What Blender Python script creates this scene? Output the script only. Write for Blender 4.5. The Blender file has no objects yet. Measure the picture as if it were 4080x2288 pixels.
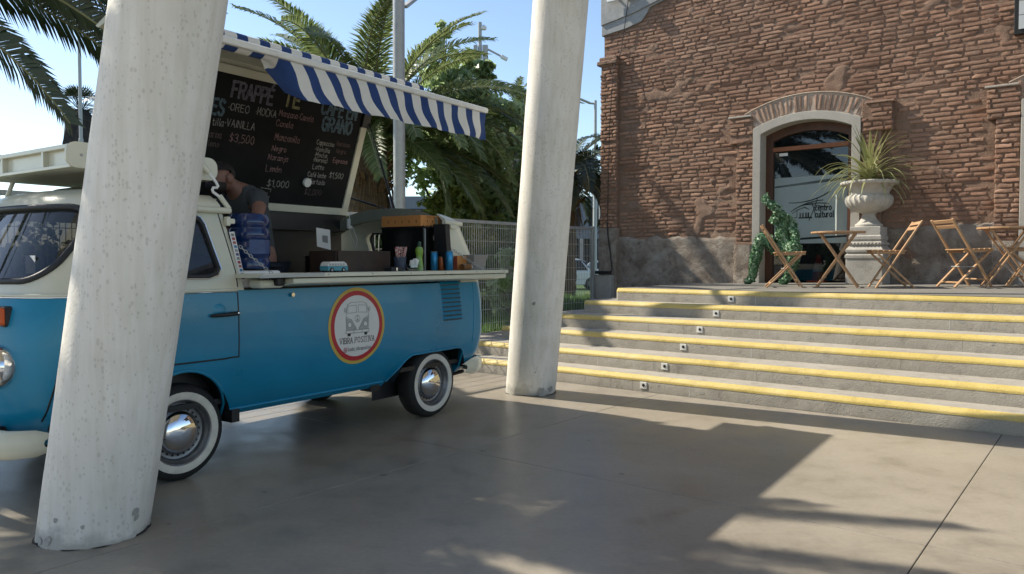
import bpy, bmesh, math, random
import numpy as np
from mathutils import Vector, Matrix
R = math.radians
PI = math.pi
scene = bpy.context.scene
COL = scene.collection
random.seed(7)

# ------------------------------------------------------------------ camera, sky, sun, exposure
cam_data = bpy.data.cameras.new('camera')
cam = bpy.data.objects.new('camera', cam_data)
COL.objects.link(cam)
cam.location = (0, 0, 1.368)
cam.rotation_euler = (R(90 - 1.92), 0, 0)
cam_data.sensor_width = 36.0
cam_data.lens = 3055 / 4080 * 36.0
cam_data.clip_start = 0.05
cam_data.clip_end = 900
scene.camera = cam

SUN = Vector((0.985, -0.455, -1.0)).normalized()      # the way the sunlight travels
SUN_EL = math.asin(-SUN.z)
SUN_AZ = math.atan2(-SUN.x, -SUN.y)                    # compass angle of the sun from +Y towards +X
world = bpy.data.worlds.new('World')
scene.world = world
world.use_nodes = True
wn = world.node_tree
wn.nodes.clear()
w_out = wn.nodes.new('ShaderNodeOutputWorld')
w_bg = wn.nodes.new('ShaderNodeBackground')
w_sky = wn.nodes.new('ShaderNodeTexSky')
w_sky.sky_type = 'NISHITA'
w_sky.sun_disc = False
w_sky.sun_elevation = SUN_EL
w_sky.sun_rotation = SUN_AZ
w_sky.altitude = 500
w_sky.air_density = 1.0
w_sky.dust_density = .45
w_sky.ozone_density = 1.0
w_bg.inputs['Strength'].default_value = 0.105
wn.links.new(w_sky.outputs[0], w_bg.inputs[0])
wn.links.new(w_bg.outputs[0], w_out.inputs[0])
sun_data = bpy.data.lights.new('sun', 'SUN')
sun_data.energy = 4.0
sun_data.angle = R(0.53)
sun_data.color = (1.0, 0.925, 0.79)
sun = bpy.data.objects.new('sun', sun_data)
COL.objects.link(sun)
sun.rotation_euler = (-SUN).to_track_quat('Z', 'Y').to_euler()
sun.location = (-12, 8, 14)
scene.view_settings.view_transform = 'Standard'
scene.view_settings.look = 'None'
scene.view_settings.exposure = 0.98
scene.view_settings.gamma = 1.0
scene.cycles.use_denoising = True
scene.cycles.max_bounces = 10
scene.cycles.transparent_max_bounces = 16

# ------------------------------------------------------------------ frames
A_ = R(38.37)                                  # steps and facade: t runs along them, n away from the camera
TH = 0.968                                     # the van's axis
D2 = (math.cos(A_), -math.sin(A_)); N2 = (math.sin(A_), math.cos(A_))
VX = (math.cos(TH), math.sin(TH)); VY = (math.sin(TH), -math.cos(TH))
VO = (-2.049 - .79 * VY[0], 4.736 - .79 * VY[1])
def W(t, n, z=0.0): return (t * D2[0] + n * N2[0], t * D2[1] + n * N2[1], z)
def VW(x, y, z=0.0): return (VO[0] + x * VX[0] + y * VY[0], VO[1] + x * VX[1] + y * VY[1], z)

# ------------------------------------------------------------------ mesh helpers
def vnoise(x, y, seed=0):
    x = np.asarray(x, float); y = np.asarray(y, float)
    xi = np.floor(x).astype(np.int64); yi = np.floor(y).astype(np.int64)
    xf = x - xi; yf = y - yi
    def h(a, b):
        v = (a * 374761393 + b * 668265263 + seed * 974634777) & 0x7fffffff
        v = ((v ^ (v >> 13)) * 1274126177) & 0x7fffffff
        return ((v ^ (v >> 16)) & 0xffff) / 65535.0
    u = xf * xf * (3 - 2 * xf); w = yf * yf * (3 - 2 * yf)
    return (h(xi, yi) * (1 - u) + h(xi + 1, yi) * u) * (1 - w) + (h(xi, yi + 1) * (1 - u) + h(xi + 1, yi + 1) * u) * w
def fbm(x, y, seed=0, o=4):
    s = 0; a = .5; f = 1
    for i in range(o):
        s = s + a * vnoise(np.asarray(x) * f, np.asarray(y) * f, seed + i * 17); a *= .5; f *= 2.03
    return s

class MB:
    def __init__(s): s.v = []; s.f = []
    def add(s, vs, fs):
        b = len(s.v); s.v += [tuple(p) for p in vs]; s.f += [tuple(i + b for i in q) for q in fs]; return s
    def box(s, x0, x1, y0, y1, z0, z1):
        return s.add([(x0, y0, z0), (x1, y0, z0), (x1, y1, z0), (x0, y1, z0), (x0, y0, z1), (x1, y0, z1), (x1, y1, z1), (x0, y1, z1)],
                     [(0, 3, 2, 1), (4, 5, 6, 7), (0, 1, 5, 4), (1, 2, 6, 5), (2, 3, 7, 6), (3, 0, 4, 7)])
    def bar(s, p0, p1, w, h, up=(0, 0, 1)):
        p0 = Vector(p0); p1 = Vector(p1); d = (p1 - p0).normalized(); u = Vector(up)
        a = d.cross(u)
        if a.length < 1e-4: a = d.cross(Vector((1, 0, 0)))
        a.normalize(); b = a.cross(d).normalized(); a *= w / 2; b *= h / 2
        vs = [p + x * a + y * b for p in (p0, p1) for x, y in ((-1, -1), (1, -1), (1, 1), (-1, 1))]
        return s.add(vs, [(0, 1, 2, 3), (7, 6, 5, 4), (0, 4, 5, 1), (1, 5, 6, 2), (2, 6, 7, 3), (3, 7, 4, 0)])
    def tube(s, pts, r, n=8, cap=True, closed=False):
        P = [Vector(p) for p in pts]; m = len(P)
        rr = r if isinstance(r, (list, tuple)) else [r] * m
        up = None; rings = []
        for i in range(m):
            if closed: d = P[(i + 1) % m] - P[i - 1]
            else: d = P[min(i + 1, m - 1)] - P[max(i - 1, 0)]
            d.normalize()
            if up is None:
                up = Vector((0, 0, 1)) if abs(d.z) < .9 else Vector((1, 0, 0))
            a = d.cross(up).normalized(); b = a.cross(d).normalized(); up = b
            rings.append([P[i] + (a * math.cos(2 * PI * k / n) + b * math.sin(2 * PI * k / n)) * rr[i] for k in range(n)])
        vs = [v for g in rings for v in g]; fs = []
        for i in range(m if closed else m - 1):
            j = (i + 1) % m
            for k in range(n):
                fs.append((i * n + k, i * n + (k + 1) % n, j * n + (k + 1) % n, j * n + k))
        if cap and not closed: fs += [tuple(range(n))[::-1], tuple((m - 1) * n + k for k in range(n))]
        return s.add(vs, fs)
    def cyl(s, p0, p1, r0, r1=None, n=16): return s.tube([p0, p1], [r0, r0 if r1 is None else r1], n)
    def lathe(s, prof, c=(0, 0, 0), n=24, mod=None, axis='z', cap=True):
        vs = []; m = len(prof)
        for r, z in prof:
            for k in range(n):
                a = 2 * PI * k / n; q = r * (mod(a, z) if mod else 1)
                p = (q * math.cos(a), q * math.sin(a), z)
                if axis == 'y': p = (p[0], p[2], p[1])
                if axis == 'x': p = (p[2], p[0], p[1])
                vs.append((c[0] + p[0], c[1] + p[1], c[2] + p[2]))
        fs = [(i * n + k, i * n + (k + 1) % n, (i + 1) * n + (k + 1) % n, (i + 1) * n + k) for i in range(m - 1) for k in range(n)]
        if cap and prof[0][0] > 1e-6: fs.append(tuple(range(n))[::-1])
        if cap and prof[-1][0] > 1e-6: fs.append(tuple((m - 1) * n + k for k in range(n)))
        return s.add(vs, fs)
    def prism(s, poly, a0, a1, axis='y'):
        n = len(poly)
        def mk(p, a):
            return {'y': (p[0], a, p[1]), 'z': (p[0], p[1], a), 'x': (a, p[0], p[1])}[axis]
        vs = [mk(p, a0) for p in poly] + [mk(p, a1) for p in poly]
        return s.add(vs, [tuple(range(n)), tuple(range(2 * n - 1, n - 1, -1))] + [(i, i + n, (i + 1) % n + n, (i + 1) % n) for i in range(n)])
    def grid(s, P, cu=False):
        nu = len(P); nv = len(P[0]); vs = [p for r in P for p in r]; fs = []
        for i in range(nu if cu else nu - 1):
            for j in range(nv - 1):
                k = (i + 1) % nu
                fs.append((i * nv + j, k * nv + j, k * nv + j + 1, i * nv + j + 1))
        return s.add(vs, fs)
    def stack(s, rings):
        n = len(rings[0]); vs = [p for r in rings for p in r]
        fs = [(i * n + k, i * n + (k + 1) % n, (i + 1) * n + (k + 1) % n, (i + 1) * n + k) for i in range(len(rings) - 1) for k in range(n)]
        fs += [tuple(range(n))[::-1], tuple((len(rings) - 1) * n + k for k in range(n))]
        return s.add(vs, fs)
    def sheet(s, P, thick, nrm):
        """grid P given a thickness along nrm(i,j) vector or a constant vector"""
        nu, nv = len(P), len(P[0]); b = len(s.v)
        d = Vector(nrm).normalized() * thick
        top = [tuple(Vector(p) + d) for r in P for p in r]; bot = [tuple(p) for r in P for p in r]
        fs = []
        N = nu * nv
        for i in range(nu - 1):
            for j in range(nv - 1):
                q = (i * nv + j, (i + 1) * nv + j, (i + 1) * nv + j + 1, i * nv + j + 1)
                fs.append(q); fs.append(tuple(k + N for k in q[::-1]))
        edge = [i * nv for i in range(nu)] + [(nu - 1) * nv + j for j in range(1, nv)] + [i * nv + nv - 1 for i in range(nu - 2, -1, -1)] + [j for j in range(nv - 2, 0, -1)]
        for a, c in zip(edge, edge[1:] + edge[:1]): fs.append((a, c, c + N, a + N))
        return s.add(top + bot, [tuple(k for k in f) for f in fs])
    def build(s, name, mat=None, parent=None, smooth=0, bevel=0, off=(0, 0, 0), flip=False, recalc=True, seg=2):
        vs = s.v
        if off != (0, 0, 0): vs = [(a - off[0], b - off[1], c - off[2]) for a, b, c in vs]
        if flip: vs = [(a, -b, c) for a, b, c in vs]
        me = bpy.data.meshes.new(name)
        me.from_pydata([tuple(map(float, v)) for v in vs], [], s.f)
        if recalc:
            bm = bmesh.new(); bm.from_mesh(me)
            bmesh.ops.recalc_face_normals(bm, faces=bm.faces[:]); bm.to_mesh(me); bm.free()
        return link(name, me, mat, parent, smooth, bevel, seg)

def link(name, me, mat=None, parent=None, smooth=0, bevel=0, seg=2):
    if mat is not None and not me.materials:
        me.materials.append(mat)
    if smooth:
        me.shade_smooth(); me.set_sharp_from_angle(angle=R(smooth))
    o = bpy.data.objects.new(name, me); COL.objects.link(o)
    if parent is not None: o.parent = parent
    if bevel:
        b = o.modifiers.new('bevel', 'BEVEL'); b.width = bevel; b.segments = seg; b.limit_method = 'ANGLE'; b.angle_limit = R(40)
    return o
def np_mesh(name, V, F, mat, parent=None, smooth=0):
    """fast mesh: V (n,3) array, F (m,k) array of equal-sided faces"""
    me = bpy.data.meshes.new(name); V = np.asarray(V, np.float32); F = np.asarray(F, np.int32)
    me.vertices.add(len(V)); me.vertices.foreach_set('co', V.ravel())
    m, k = F.shape
    me.loops.add(m * k); me.loops.foreach_set('vertex_index', F.ravel())
    me.polygons.add(m); me.polygons.foreach_set('loop_start', np.arange(0, m * k, k, dtype=np.int32))
    me.update(calc_edges=True); me.validate()
    return link(name, me, mat, parent, smooth)
def tag(o, label=None, cat=None, group=None, kind=None):
    if label: o['label'] = label
    if cat: o['category'] = cat
    if group: o['group'] = group
    if kind: o['kind'] = kind
    return o
def thing(name, label, cat, loc=(0, 0, 0), rz=0.0, group=None):
    o = bpy.data.objects.new(name, None); COL.objects.link(o)
    o.empty_display_size = .2; o.location = loc; o.rotation_euler = (0, 0, rz)
    return tag(o, label, cat, group)
def struct(name, loc=(0, 0, 0), rz=0.0):
    o = bpy.data.objects.new(name, None); COL.objects.link(o); o.location = loc; o.rotation_euler = (0, 0, rz)
    o['kind'] = 'structure'; return o
def vthing(name, label, cat, x, y, z, group=None, spin=0.0): return thing(name, label, cat, VW(x, y, z), TH + spin, group)
def boolean(o, cutters, op='DIFFERENCE'):
    for c in cutters:
        m = o.modifiers.new('cut', 'BOOLEAN'); m.object = c; m.operation = op; m.solver = 'EXACT'
    dg = bpy.context.evaluated_depsgraph_get()
    me = bpy.data.meshes.new_from_object(o.evaluated_get(dg))
    o.modifiers.clear(); old = o.data; me.name = old.name; o.data = me; bpy.data.meshes.remove(old)
    for c in cutters:
        d = c.data; bpy.data.objects.remove(c); bpy.data.meshes.remove(d)
    return o

# ------------------------------------------------------------------ materials
def pm(name, col, rough=.6, var=.12, scale=6.0, bump=0.0, bscale=60.0, metal=0.0, coat=0.0, spec=.5, col2=None, stretch=(1, 1, 1), rvar=0.0, thr=None, trans=0.0, ior=1.45, alpha=1.0, emit=None, coords='Object', detail=5):
    m = bpy.data.materials.new(name); m.use_nodes = True; nt = m.node_tree; N = nt.nodes; L = nt.links
    b = N['Principled BSDF']
    b.inputs['Roughness'].default_value = rough; b.inputs['Metallic'].default_value = metal
    b.inputs['Specular IOR Level'].default_value = spec; b.inputs['Coat Weight'].default_value = coat
    b.inputs['Coat Roughness'].default_value = .05
    b.inputs['Transmission Weight'].default_value = trans; b.inputs['IOR'].default_value = ior; b.inputs['Alpha'].default_value = alpha
    tc = N.new('ShaderNodeTexCoord'); mp = N.new('ShaderNodeMapping'); mp.inputs['Scale'].default_value = stretch
    L.new(tc.outputs[coords], mp.inputs[0])
    if var or col2:
        nz = N.new('ShaderNodeTexNoise'); nz.inputs['Scale'].default_value = scale; nz.inputs['Detail'].default_value = detail; nz.inputs['Roughness'].default_value = .6
        L.new(mp.outputs[0], nz.inputs['Vector'])
        rp = N.new('ShaderNodeValToRGB'); e = rp.color_ramp.elements
        lo, hi = thr or (.3, .7)
        e[0].position = lo; e[1].position = hi
        c2 = col2 or tuple(min(1, c * (1 + var)) for c in col)
        c1 = col if col2 else tuple(c * (1 - var) for c in col)
        e[0].color = (*c1, 1); e[1].color = (*c2, 1)
        L.new(nz.outputs['Fac'], rp.inputs[0]); L.new(rp.outputs[0], b.inputs['Base Color'])
        if rvar:
            mr = N.new('ShaderNodeMapRange'); mr.inputs['To Min'].default_value = max(0, rough - rvar); mr.inputs['To Max'].default_value = min(1, rough + rvar)
            mr.inputs['From Min'].default_value = .3; mr.inputs['From Max'].default_value = .7
            L.new(nz.outputs['Fac'], mr.inputs['Value']); L.new(mr.outputs[0], b.inputs['Roughness'])
    else:
        b.inputs['Base Color'].default_value = (*col, 1)
    if bump:
        n2 = N.new('ShaderNodeTexNoise'); n2.inputs['Scale'].default_value = bscale; n2.inputs['Detail'].default_value = 6
        L.new(mp.outputs[0], n2.inputs['Vector'])
        bp = N.new('ShaderNodeBump'); bp.inputs['Strength'].default_value = bump; bp.inputs['Distance'].default_value = .01
        L.new(n2.outputs['Fac'], bp.inputs['Height']); L.new(bp.outputs[0], b.inputs['Normal'])
    if emit:
        b.inputs['Emission Color'].default_value = (*emit[0], 1); b.inputs['Emission Strength'].default_value = emit[1]
    return m
def nodes_of(m): return m.node_tree.nodes, m.node_tree.links, m.node_tree.nodes['Principled BSDF']
def mixc(N, L, a, b, fac, mode='MIX'):
    x = N.new('ShaderNodeMix'); x.data_type = 'RGBA'; x.blend_type = mode
    for sock, val in ((x.inputs[6], a), (x.inputs[7], b)):
        if hasattr(val, 'links'): L.new(val, sock)
        else: sock.default_value = (*val, 1)
    if hasattr(fac, 'links'): L.new(fac, x.inputs[0])
    else: x.inputs[0].default_value = fac
    return x.outputs[2]
def ramp(N, L, src, stops):
    r = N.new('ShaderNodeValToRGB'); e = r.color_ramp.elements
    while len(e) < len(stops): e.new(.5)
    for el, (p, c) in zip(e, stops):
        el.position = p; el.color = (*c, 1) if len(c) == 3 else c
    L.new(src, r.inputs[0]); return r.outputs[0]
def noise(N, L, vec, scale, detail=5, rough=.6, dist=0):
    n = N.new('ShaderNodeTexNoise'); n.inputs['Scale'].default_value = scale; n.inputs['Detail'].default_value = detail
    n.inputs['Roughness'].default_value = rough; n.inputs['Distortion'].default_value = dist
    L.new(vec, n.inputs['Vector']); return n.outputs['Fac']

def floor_material():
    m = pm('polished_concrete', (.4, .37, .33), var=0)
    N, L, b = nodes_of(m)
    g = N.new('ShaderNodeNewGeometry').outputs['Position']
    big = noise(N, L, g, .55, 6, .62, .4); mid = noise(N, L, g, 3.2, 8, .68); fine = noise(N, L, g, 34, 4)
    c = ramp(N, L, big, [(.3, (.228, .200, .161)), (.5, (.285, .252, .204)), (.72, (.335, .298, .245))])
    c = mixc(N, L, c, ramp(N, L, mid, [(.32, (.6, .6, .6)), (.5, (1, 1, 1)), (.75, (1.08, 1.07, 1.05))]), .55, 'MULTIPLY')
    c = mixc(N, L, c, ramp(N, L, fine, [(.3, (.88, .88, .88)), (.7, (1.08, 1.08, 1.08))]), .7, 'MULTIPLY')
    vo = N.new('ShaderNodeTexVoronoi'); vo.inputs['Scale'].default_value = 1.9; L.new(g, vo.inputs['Vector'])
    wob = noise(N, L, g, 9, 4)
    ad = N.new('ShaderNodeMath'); ad.operation = 'MULTIPLY_ADD'; L.new(wob, ad.inputs[0]); ad.inputs[1].default_value = .12; L.new(vo.outputs['Distance'], ad.inputs[2])
    spot = ramp(N, L, ad.outputs[0], [(.085, (1, 1, 1)), (.105, (0, 0, 0))])
    c = mixc(N, L, c, (.155, .14, .12), spot)
    # stone chips and pale paint drops
    v2 = N.new('ShaderNodeTexVoronoi'); v2.inputs['Scale'].default_value = 5.0; L.new(g, v2.inputs['Vector'])
    ad2 = N.new('ShaderNodeMath'); ad2.operation = 'MULTIPLY_ADD'; L.new(noise(N, L, g, 30, 3), ad2.inputs[0]); ad2.inputs[1].default_value = .1; L.new(v2.outputs['Distance'], ad2.inputs[2])
    c = mixc(N, L, c, (.5, .465, .41), ramp(N, L, ad2.outputs[0], [(.05, (.5, .5, .5)), (.065, (0, 0, 0))]))
    L.new(c, b.inputs['Base Color'])
    rr = N.new('ShaderNodeMapRange'); rr.inputs['From Min'].default_value = .3; rr.inputs['From Max'].default_value = .7
    rr.inputs['To Min'].default_value = .27; rr.inputs['To Max'].default_value = .46
    L.new(mid, rr.inputs['Value']); L.new(rr.outputs[0], b.inputs['Roughness'])
    b.inputs['Specular IOR Level'].default_value = .5
    bp = N.new('ShaderNodeBump'); bp.inputs['Strength'].default_value = .07; bp.inputs['Distance'].default_value = .01
    L.new(mid, bp.inputs['Height']); L.new(bp.outputs[0], b.inputs['Normal'])
    return m
def concrete_material(name, c0, c1, c2, bump=.25, dirt=.4, rough=.85, bs=1.3):
    m = pm(name, c0, var=0, rough=rough)
    N, L, b = nodes_of(m); g = N.new('ShaderNodeNewGeometry').outputs['Position']
    big = noise(N, L, g, bs, 6, .65, .5); mid = noise(N, L, g, 8, 7, .7); fine = noise(N, L, g, 70, 4)
    c = ramp(N, L, big, [(.3, c0), (.5, c1), (.72, c2)])
    c = mixc(N, L, c, ramp(N, L, mid, [(.33, (.55, .53, .5)), (.48, (1, 1, 1)), (.8, (1.1, 1.1, 1.1))]), dirt, 'MULTIPLY')
    c = mixc(N, L, c, ramp(N, L, fine, [(.3, (.8, .8, .8)), (.7, (1.1, 1.1, 1.1))]), .6, 'MULTIPLY')
    L.new(c, b.inputs['Base Color'])
    bp = N.new('ShaderNodeBump'); bp.inputs['Strength'].default_value = bump; bp.inputs['Distance'].default_value = .02
    ad = N.new('ShaderNodeMath'); ad.operation = 'MULTIPLY_ADD'; L.new(mid, ad.inputs[0]); ad.inputs[1].default_value = 1.4; L.new(fine, ad.inputs[2])
    L.new(ad.outputs[0], bp.inputs['Height']); L.new(bp.outputs[0], b.inputs['Normal'])
    return m
def column_material():
    m = pm('painted_column', (.7, .68, .62), var=0, rough=.75)
    N, L, b = nodes_of(m); tc = N.new('ShaderNodeTexCoord').outputs['Object']
    mp = N.new('ShaderNodeMapping'); mp.inputs['Scale'].default_value = (1, 1, .62); L.new(tc, mp.inputs[0]); p = mp.outputs[0]
    st = N.new('ShaderNodeMapping'); st.inputs['Scale'].default_value = (7, 7, .35); L.new(tc, st.inputs[0])
    base = ramp(N, L, noise(N, L, tc, 1.6, 6), [(.3, (.69, .65, .58)), (.55, (.78, .745, .68)), (.75, (.82, .79, .73))])
    base = mixc(N, L, base, ramp(N, L, noise(N, L, st.outputs[0], 3, 5), [(.35, (.84, .83, .78)), (.6, (1, 1, 1))]), .7, 'MULTIPLY')
    # pits: small holes in the render, thicker in clusters
    v = N.new('ShaderNodeTexVoronoi'); v.inputs['Scale'].default_value = 62; v.inputs['Randomness'].default_value = 1; L.new(p, v.inputs['Vector'])
    v2 = N.new('ShaderNodeTexVoronoi'); v2.inputs['Scale'].default_value = 38; L.new(p, v2.inputs['Vector'])
    cl = noise(N, L, tc, 5.5, 4)
    def pits(vv, lim, amt):
        rnd = N.new('ShaderNodeSeparateColor'); L.new(vv.outputs['Color'], rnd.inputs[0])
        a = N.new('ShaderNodeMath'); a.operation = 'MULTIPLY'; L.new(rnd.outputs[0], a.inputs[0]); L.new(cl, a.inputs[1])
        s = N.new('ShaderNodeMapRange'); s.inputs['From Min'].default_value = .2; s.inputs['From Max'].default_value = .55; s.inputs['To Min'].default_value = 0; s.inputs['To Max'].default_value = lim
        L.new(a.outputs[0], s.inputs['Value'])
        d = N.new('ShaderNodeMath'); d.operation = 'SUBTRACT'; L.new(s.outputs[0], d.inputs[0]); L.new(vv.outputs['Distance'], d.inputs[1])
        mr = N.new('ShaderNodeMapRange'); mr.inputs['From Min'].default_value = -.02; mr.inputs['From Max'].default_value = .06; mr.inputs['To Max'].default_value = amt
        L.new(d.outputs[0], mr.inputs['Value']); return mr.outputs[0]
    f1 = pits(v, .48, .30); f2 = pits(v2, .24, .34)
    mx = N.new('ShaderNodeMath'); mx.operation = 'MAXIMUM'; L.new(f1, mx.inputs[0]); L.new(f2, mx.inputs[1])
    c = mixc(N, L, base, (.33, .305, .255), mx.outputs[0])
    # scuffed, grey foot
    sp = N.new('ShaderNodeSeparateXYZ'); L.new(tc, sp.inputs[0])
    hz = N.new('ShaderNodeMath'); hz.operation = 'MULTIPLY_ADD'; L.new(noise(N, L, tc, 6, 6), hz.inputs[0]); hz.inputs[1].default_value = .5; L.new(sp.outputs[2], hz.inputs[2])
    c = mixc(N, L, c, (.36, .345, .305), ramp(N, L, hz.outputs[0], [(.27, (.85, .85, .85)), (.36, (.25, .25, .25)), (.9, (0, 0, 0))]))
    L.new(c, b.inputs['Base Color'])
    fine = noise(N, L, tc, 55, 5)
    hb = N.new('ShaderNodeMath'); hb.operation = 'MULTIPLY_ADD'; L.new(mx.outputs[0], hb.inputs[0]); hb.inputs[1].default_value = -1.6; L.new(fine, hb.inputs[2])
    bp = N.new('ShaderNodeBump'); bp.inputs['Strength'].default_value = .4; bp.inputs['Distance'].default_value = .006
    L.new(hb.outputs[0], bp.inputs['Height']); L.new(bp.outputs[0], b.inputs['Normal'])
    return m
def brick_material(name='old_brick', dusty=.5):
    m = pm(name, (.3, .14, .09), var=0, rough=.92)
    N, L, b = nodes_of(m)
    geo = N.new('ShaderNodeNewGeometry'); oi = N.new('ShaderNodeObjectInfo')
    ad = N.new('ShaderNodeMath'); ad.operation = 'ADD'; L.new(geo.outputs['Random Per Island'], ad.inputs[0]); L.new(oi.outputs['Random'], ad.inputs[1])
    fr = N.new('ShaderNodeMath'); fr.operation = 'FRACT'; L.new(ad.outputs[0], fr.inputs[0])
    c = ramp(N, L, fr.outputs[0], [(0, (.25, .14, .092)), (.25, (.32, .186, .124)), (.45, (.285, .158, .106)), (.65, (.365, .222, .15)), (.85, (.34, .197, .133)), (1, (.245, .147, .1))])
    p = geo.outputs['Position']
    c = mixc(N, L, c, ramp(N, L, noise(N, L, p, 22, 6, .7), [(.3, (.62, .6, .6)), (.6, (1.05, 1.02, 1)), (.8, (1.25, 1.2, 1.12))]), .75, 'MULTIPLY')
    c = mixc(N, L, c, ramp(N, L, noise(N, L, p, .7, 5, .6, .6), [(.34, (.72, .70, .70)), (.5, (1, 1, 1)), (.68, (1.12, 1.08, 1.04))]), .8, 'MULTIPLY')
    c = mixc(N, L, c, (.37, .25, .18), ramp(N, L, noise(N, L, p, 1.5, 6, .65), [(.4, (0, 0, 0)), (.75, (dusty, dusty, dusty))]))
    c = mixc(N, L, c, (.43, .34, .27), ramp(N, L, noise(N, L, p, 7, 7, .75), [(.55, (0, 0, 0)), (.75, (.5, .5, .5))]))
    L.new(c, b.inputs['Base Color'])
    bp = N.new('ShaderNodeBump'); bp.inputs['Strength'].default_value = .6; bp.inputs['Distance'].default_value = .012
    a2 = N.new('ShaderNodeMath'); a2.operation = 'MULTIPLY_ADD'; L.new(noise(N, L, p, 95, 5), a2.inputs[0]); a2.inputs[1].default_value = .6; L.new(noise(N, L, p, 28, 6, .7), a2.inputs[2])
    L.new(a2.outputs[0], bp.inputs['Height']); L.new(bp.outputs[0], b.inputs['Normal'])
    return m
def leaf_material(name, c0, c1, c2, rough=.5, trans=.25):
    m = pm(name, c0, var=0, rough=rough)
    N, L, b = nodes_of(m); geo = N.new('ShaderNodeNewGeometry')
    oi = N.new('ShaderNodeObjectInfo')
    a = N.new('ShaderNodeMath'); a.operation = 'MULTIPLY_ADD'; L.new(oi.outputs['Random'], a.inputs[0]); a.inputs[1].default_value = .3; L.new(geo.outputs['Random Per Island'], a.inputs[2])
    s = N.new('ShaderNodeMath'); s.operation = 'MULTIPLY'; L.new(a.outputs[0], s.inputs[0]); s.inputs[1].default_value = .77
    c = ramp(N, L, s.outputs[0], [(0, c0), (.5, c1), (1, c2)])
    L.new(c, b.inputs['Base Color'])
    tr = N.new('ShaderNodeBsdfTranslucent'); L.new(c, tr.inputs[0])
    mx = N.new('ShaderNodeMixShader'); mx.inputs[0].default_value = trans
    L.new(b.outputs[0], mx.inputs[1]); L.new(tr.outputs[0], mx.inputs[2])
    L.new(mx.outputs[0], N['Material Output'].inputs[0])
    return m

M = {}
M['floor'] = floor_material()
M['step'] = concrete_material('step_concrete', (.275, .25, .208), (.33, .302, .255), (.38, .35, .298), .25, .45)
M['old_concrete'] = concrete_material('weathered_concrete', (.30, .285, .255), (.36, .345, .31), (.42, .405, .365), .25, .4)
M['beam'] = concrete_material('grey_beam', (.25, .255, .255), (.31, .315, .315), (.4, .4, .385), .2, .3)
M['plaster'] = concrete_material('old_plaster', (.18, .135, .102), (.30, .248, .2), (.47, .42, .355), 1.0, .8, .9, 3.2)
M['surround'] = concrete_material('grey_surround', (.37, .345, .305), (.41, .385, .34), (.44, .415, .37), .12, .15)
M['column'] = column_material()
M['brick'] = brick_material()
M['arch_brick'] = brick_material('arch_brick', .8)
_n = [n for n in M['arch_brick'].node_tree.nodes if n.type == 'VALTORGB'][0]
for _e in _n.color_ramp.elements: _e.color = (.5 * _e.color[0] + .17, .5 * _e.color[1] + .13, .5 * _e.color[2] + .10, 1)
M['mortar'] = concrete_material('mud_mortar', (.205, .128, .088), (.26, .168, .118), (.325, .222, .16), 1.0, .55, .95)
M['yellow'] = concrete_material('yellow_paint', (.46, .345, .085), (.54, .41, .125), (.60, .485, .22), .2, .4, .6)
M['asphalt'] = concrete_material('asphalt', (.045, .045, .047), (.055, .055, .056), (.07, .07, .07), .3, .3)
M['earth'] = concrete_material('ground_earth', (.12, .1, .075), (.16, .135, .1), (.2, .17, .13), .4, .4)
M['pavement'] = concrete_material('pavement', (.36, .34, .31), (.42, .40, .36), (.46, .44, .40), .15, .3)
M['blue'] = pm('blue_paint', (.004, .19, .325), .32, .10, 2.2, coat=.15, rvar=.08, bump=.07, bscale=2.6)
M['cream'] = pm('cream_paint', (.60, .59, .47), .36, .06, 4, coat=.3, rvar=.06, bump=.02, bscale=14)
M['cream_dull'] = pm('cream_paint_dull', (.50, .50, .41), .5, .1, 6)
M['black'] = pm('black_plastic', (.012, .012, .013), .45, .2, 12)
M['rubber'] = pm('tyre_rubber', (.018, .017, .016), .78, .25, 18, bump=.1, bscale=80)
M['gasket'] = pm('window_rubber', (.02, .022, .025), .5, .1)
M['whitewall'] = pm('whitewall', (.62, .58, .49), .6, .1, 14)
M['chrome'] = pm('chrome', (.72, .72, .72), .07, 0, metal=1)
M['steel'] = pm('wheel_grey', (.2, .2, .2), .38, .15, 20, metal=.7)
M['galv'] = pm('galvanised', (.38, .39, .38), .5, .12, 12, metal=.3, rvar=.1)
M['wire'] = pm('fence_wire', (.46, .45, .40), .55, .1, 8, metal=.15)
M['inner'] = pm('inner_lining', (.022, .02, .017), .4, .3, 3, metal=.2)
M['stainless'] = pm('dull_steel', (.06, .052, .043), .34, .3, 3, metal=.75, rvar=.12)
M['glass'] = pm('dark_glass', (.012, .015, .02), .02, 0, spec=.8, alpha=.78)
M['clear'] = pm('clear_glass', (.9, .95, .95), .03, 0, trans=1.0, ior=1.1)
M['chalk'] = pm('chalkboard', (.010, .011, .012), .6, .5, 2.5, spec=.15)
def chalk(name, c): return pm(name, tuple(.8 * q for q in c), .95, .45, 60, thr=(.35, .6), spec=.1)
M['chalk_white'] = chalk('chalk_white', (.30, .29, .28)); M['chalk_pink'] = chalk('chalk_pink', (.26, .17, .17)); M['chalk_yellow'] = chalk('chalk_yellow', (.32, .32, .22))
M['chalk_blue'] = chalk('chalk_blue', (.125, .18, .22)); M['chalk_violet'] = chalk('chalk_violet', (.16, .155, .19)); M['chalk_gold'] = chalk('chalk_gold', (.30, .29, .16)); M['chalk_dim'] = chalk('chalk_dim', (.12, .09, .09))
M['fab_white'] = pm('awning_white', (.66, .645, .60), .9, .06, 8, bump=.1, bscale=300)
M['fab_blue'] = pm('awning_blue', (.02, .05, .165), .9, .12, 8, bump=.1, bscale=300)
M['white'] = pm('white_plastic', (.72, .72, .7), .4, .04)
M['white_rail'] = pm('white_rail', (.68, .67, .62), .4, .08, 10)
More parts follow.
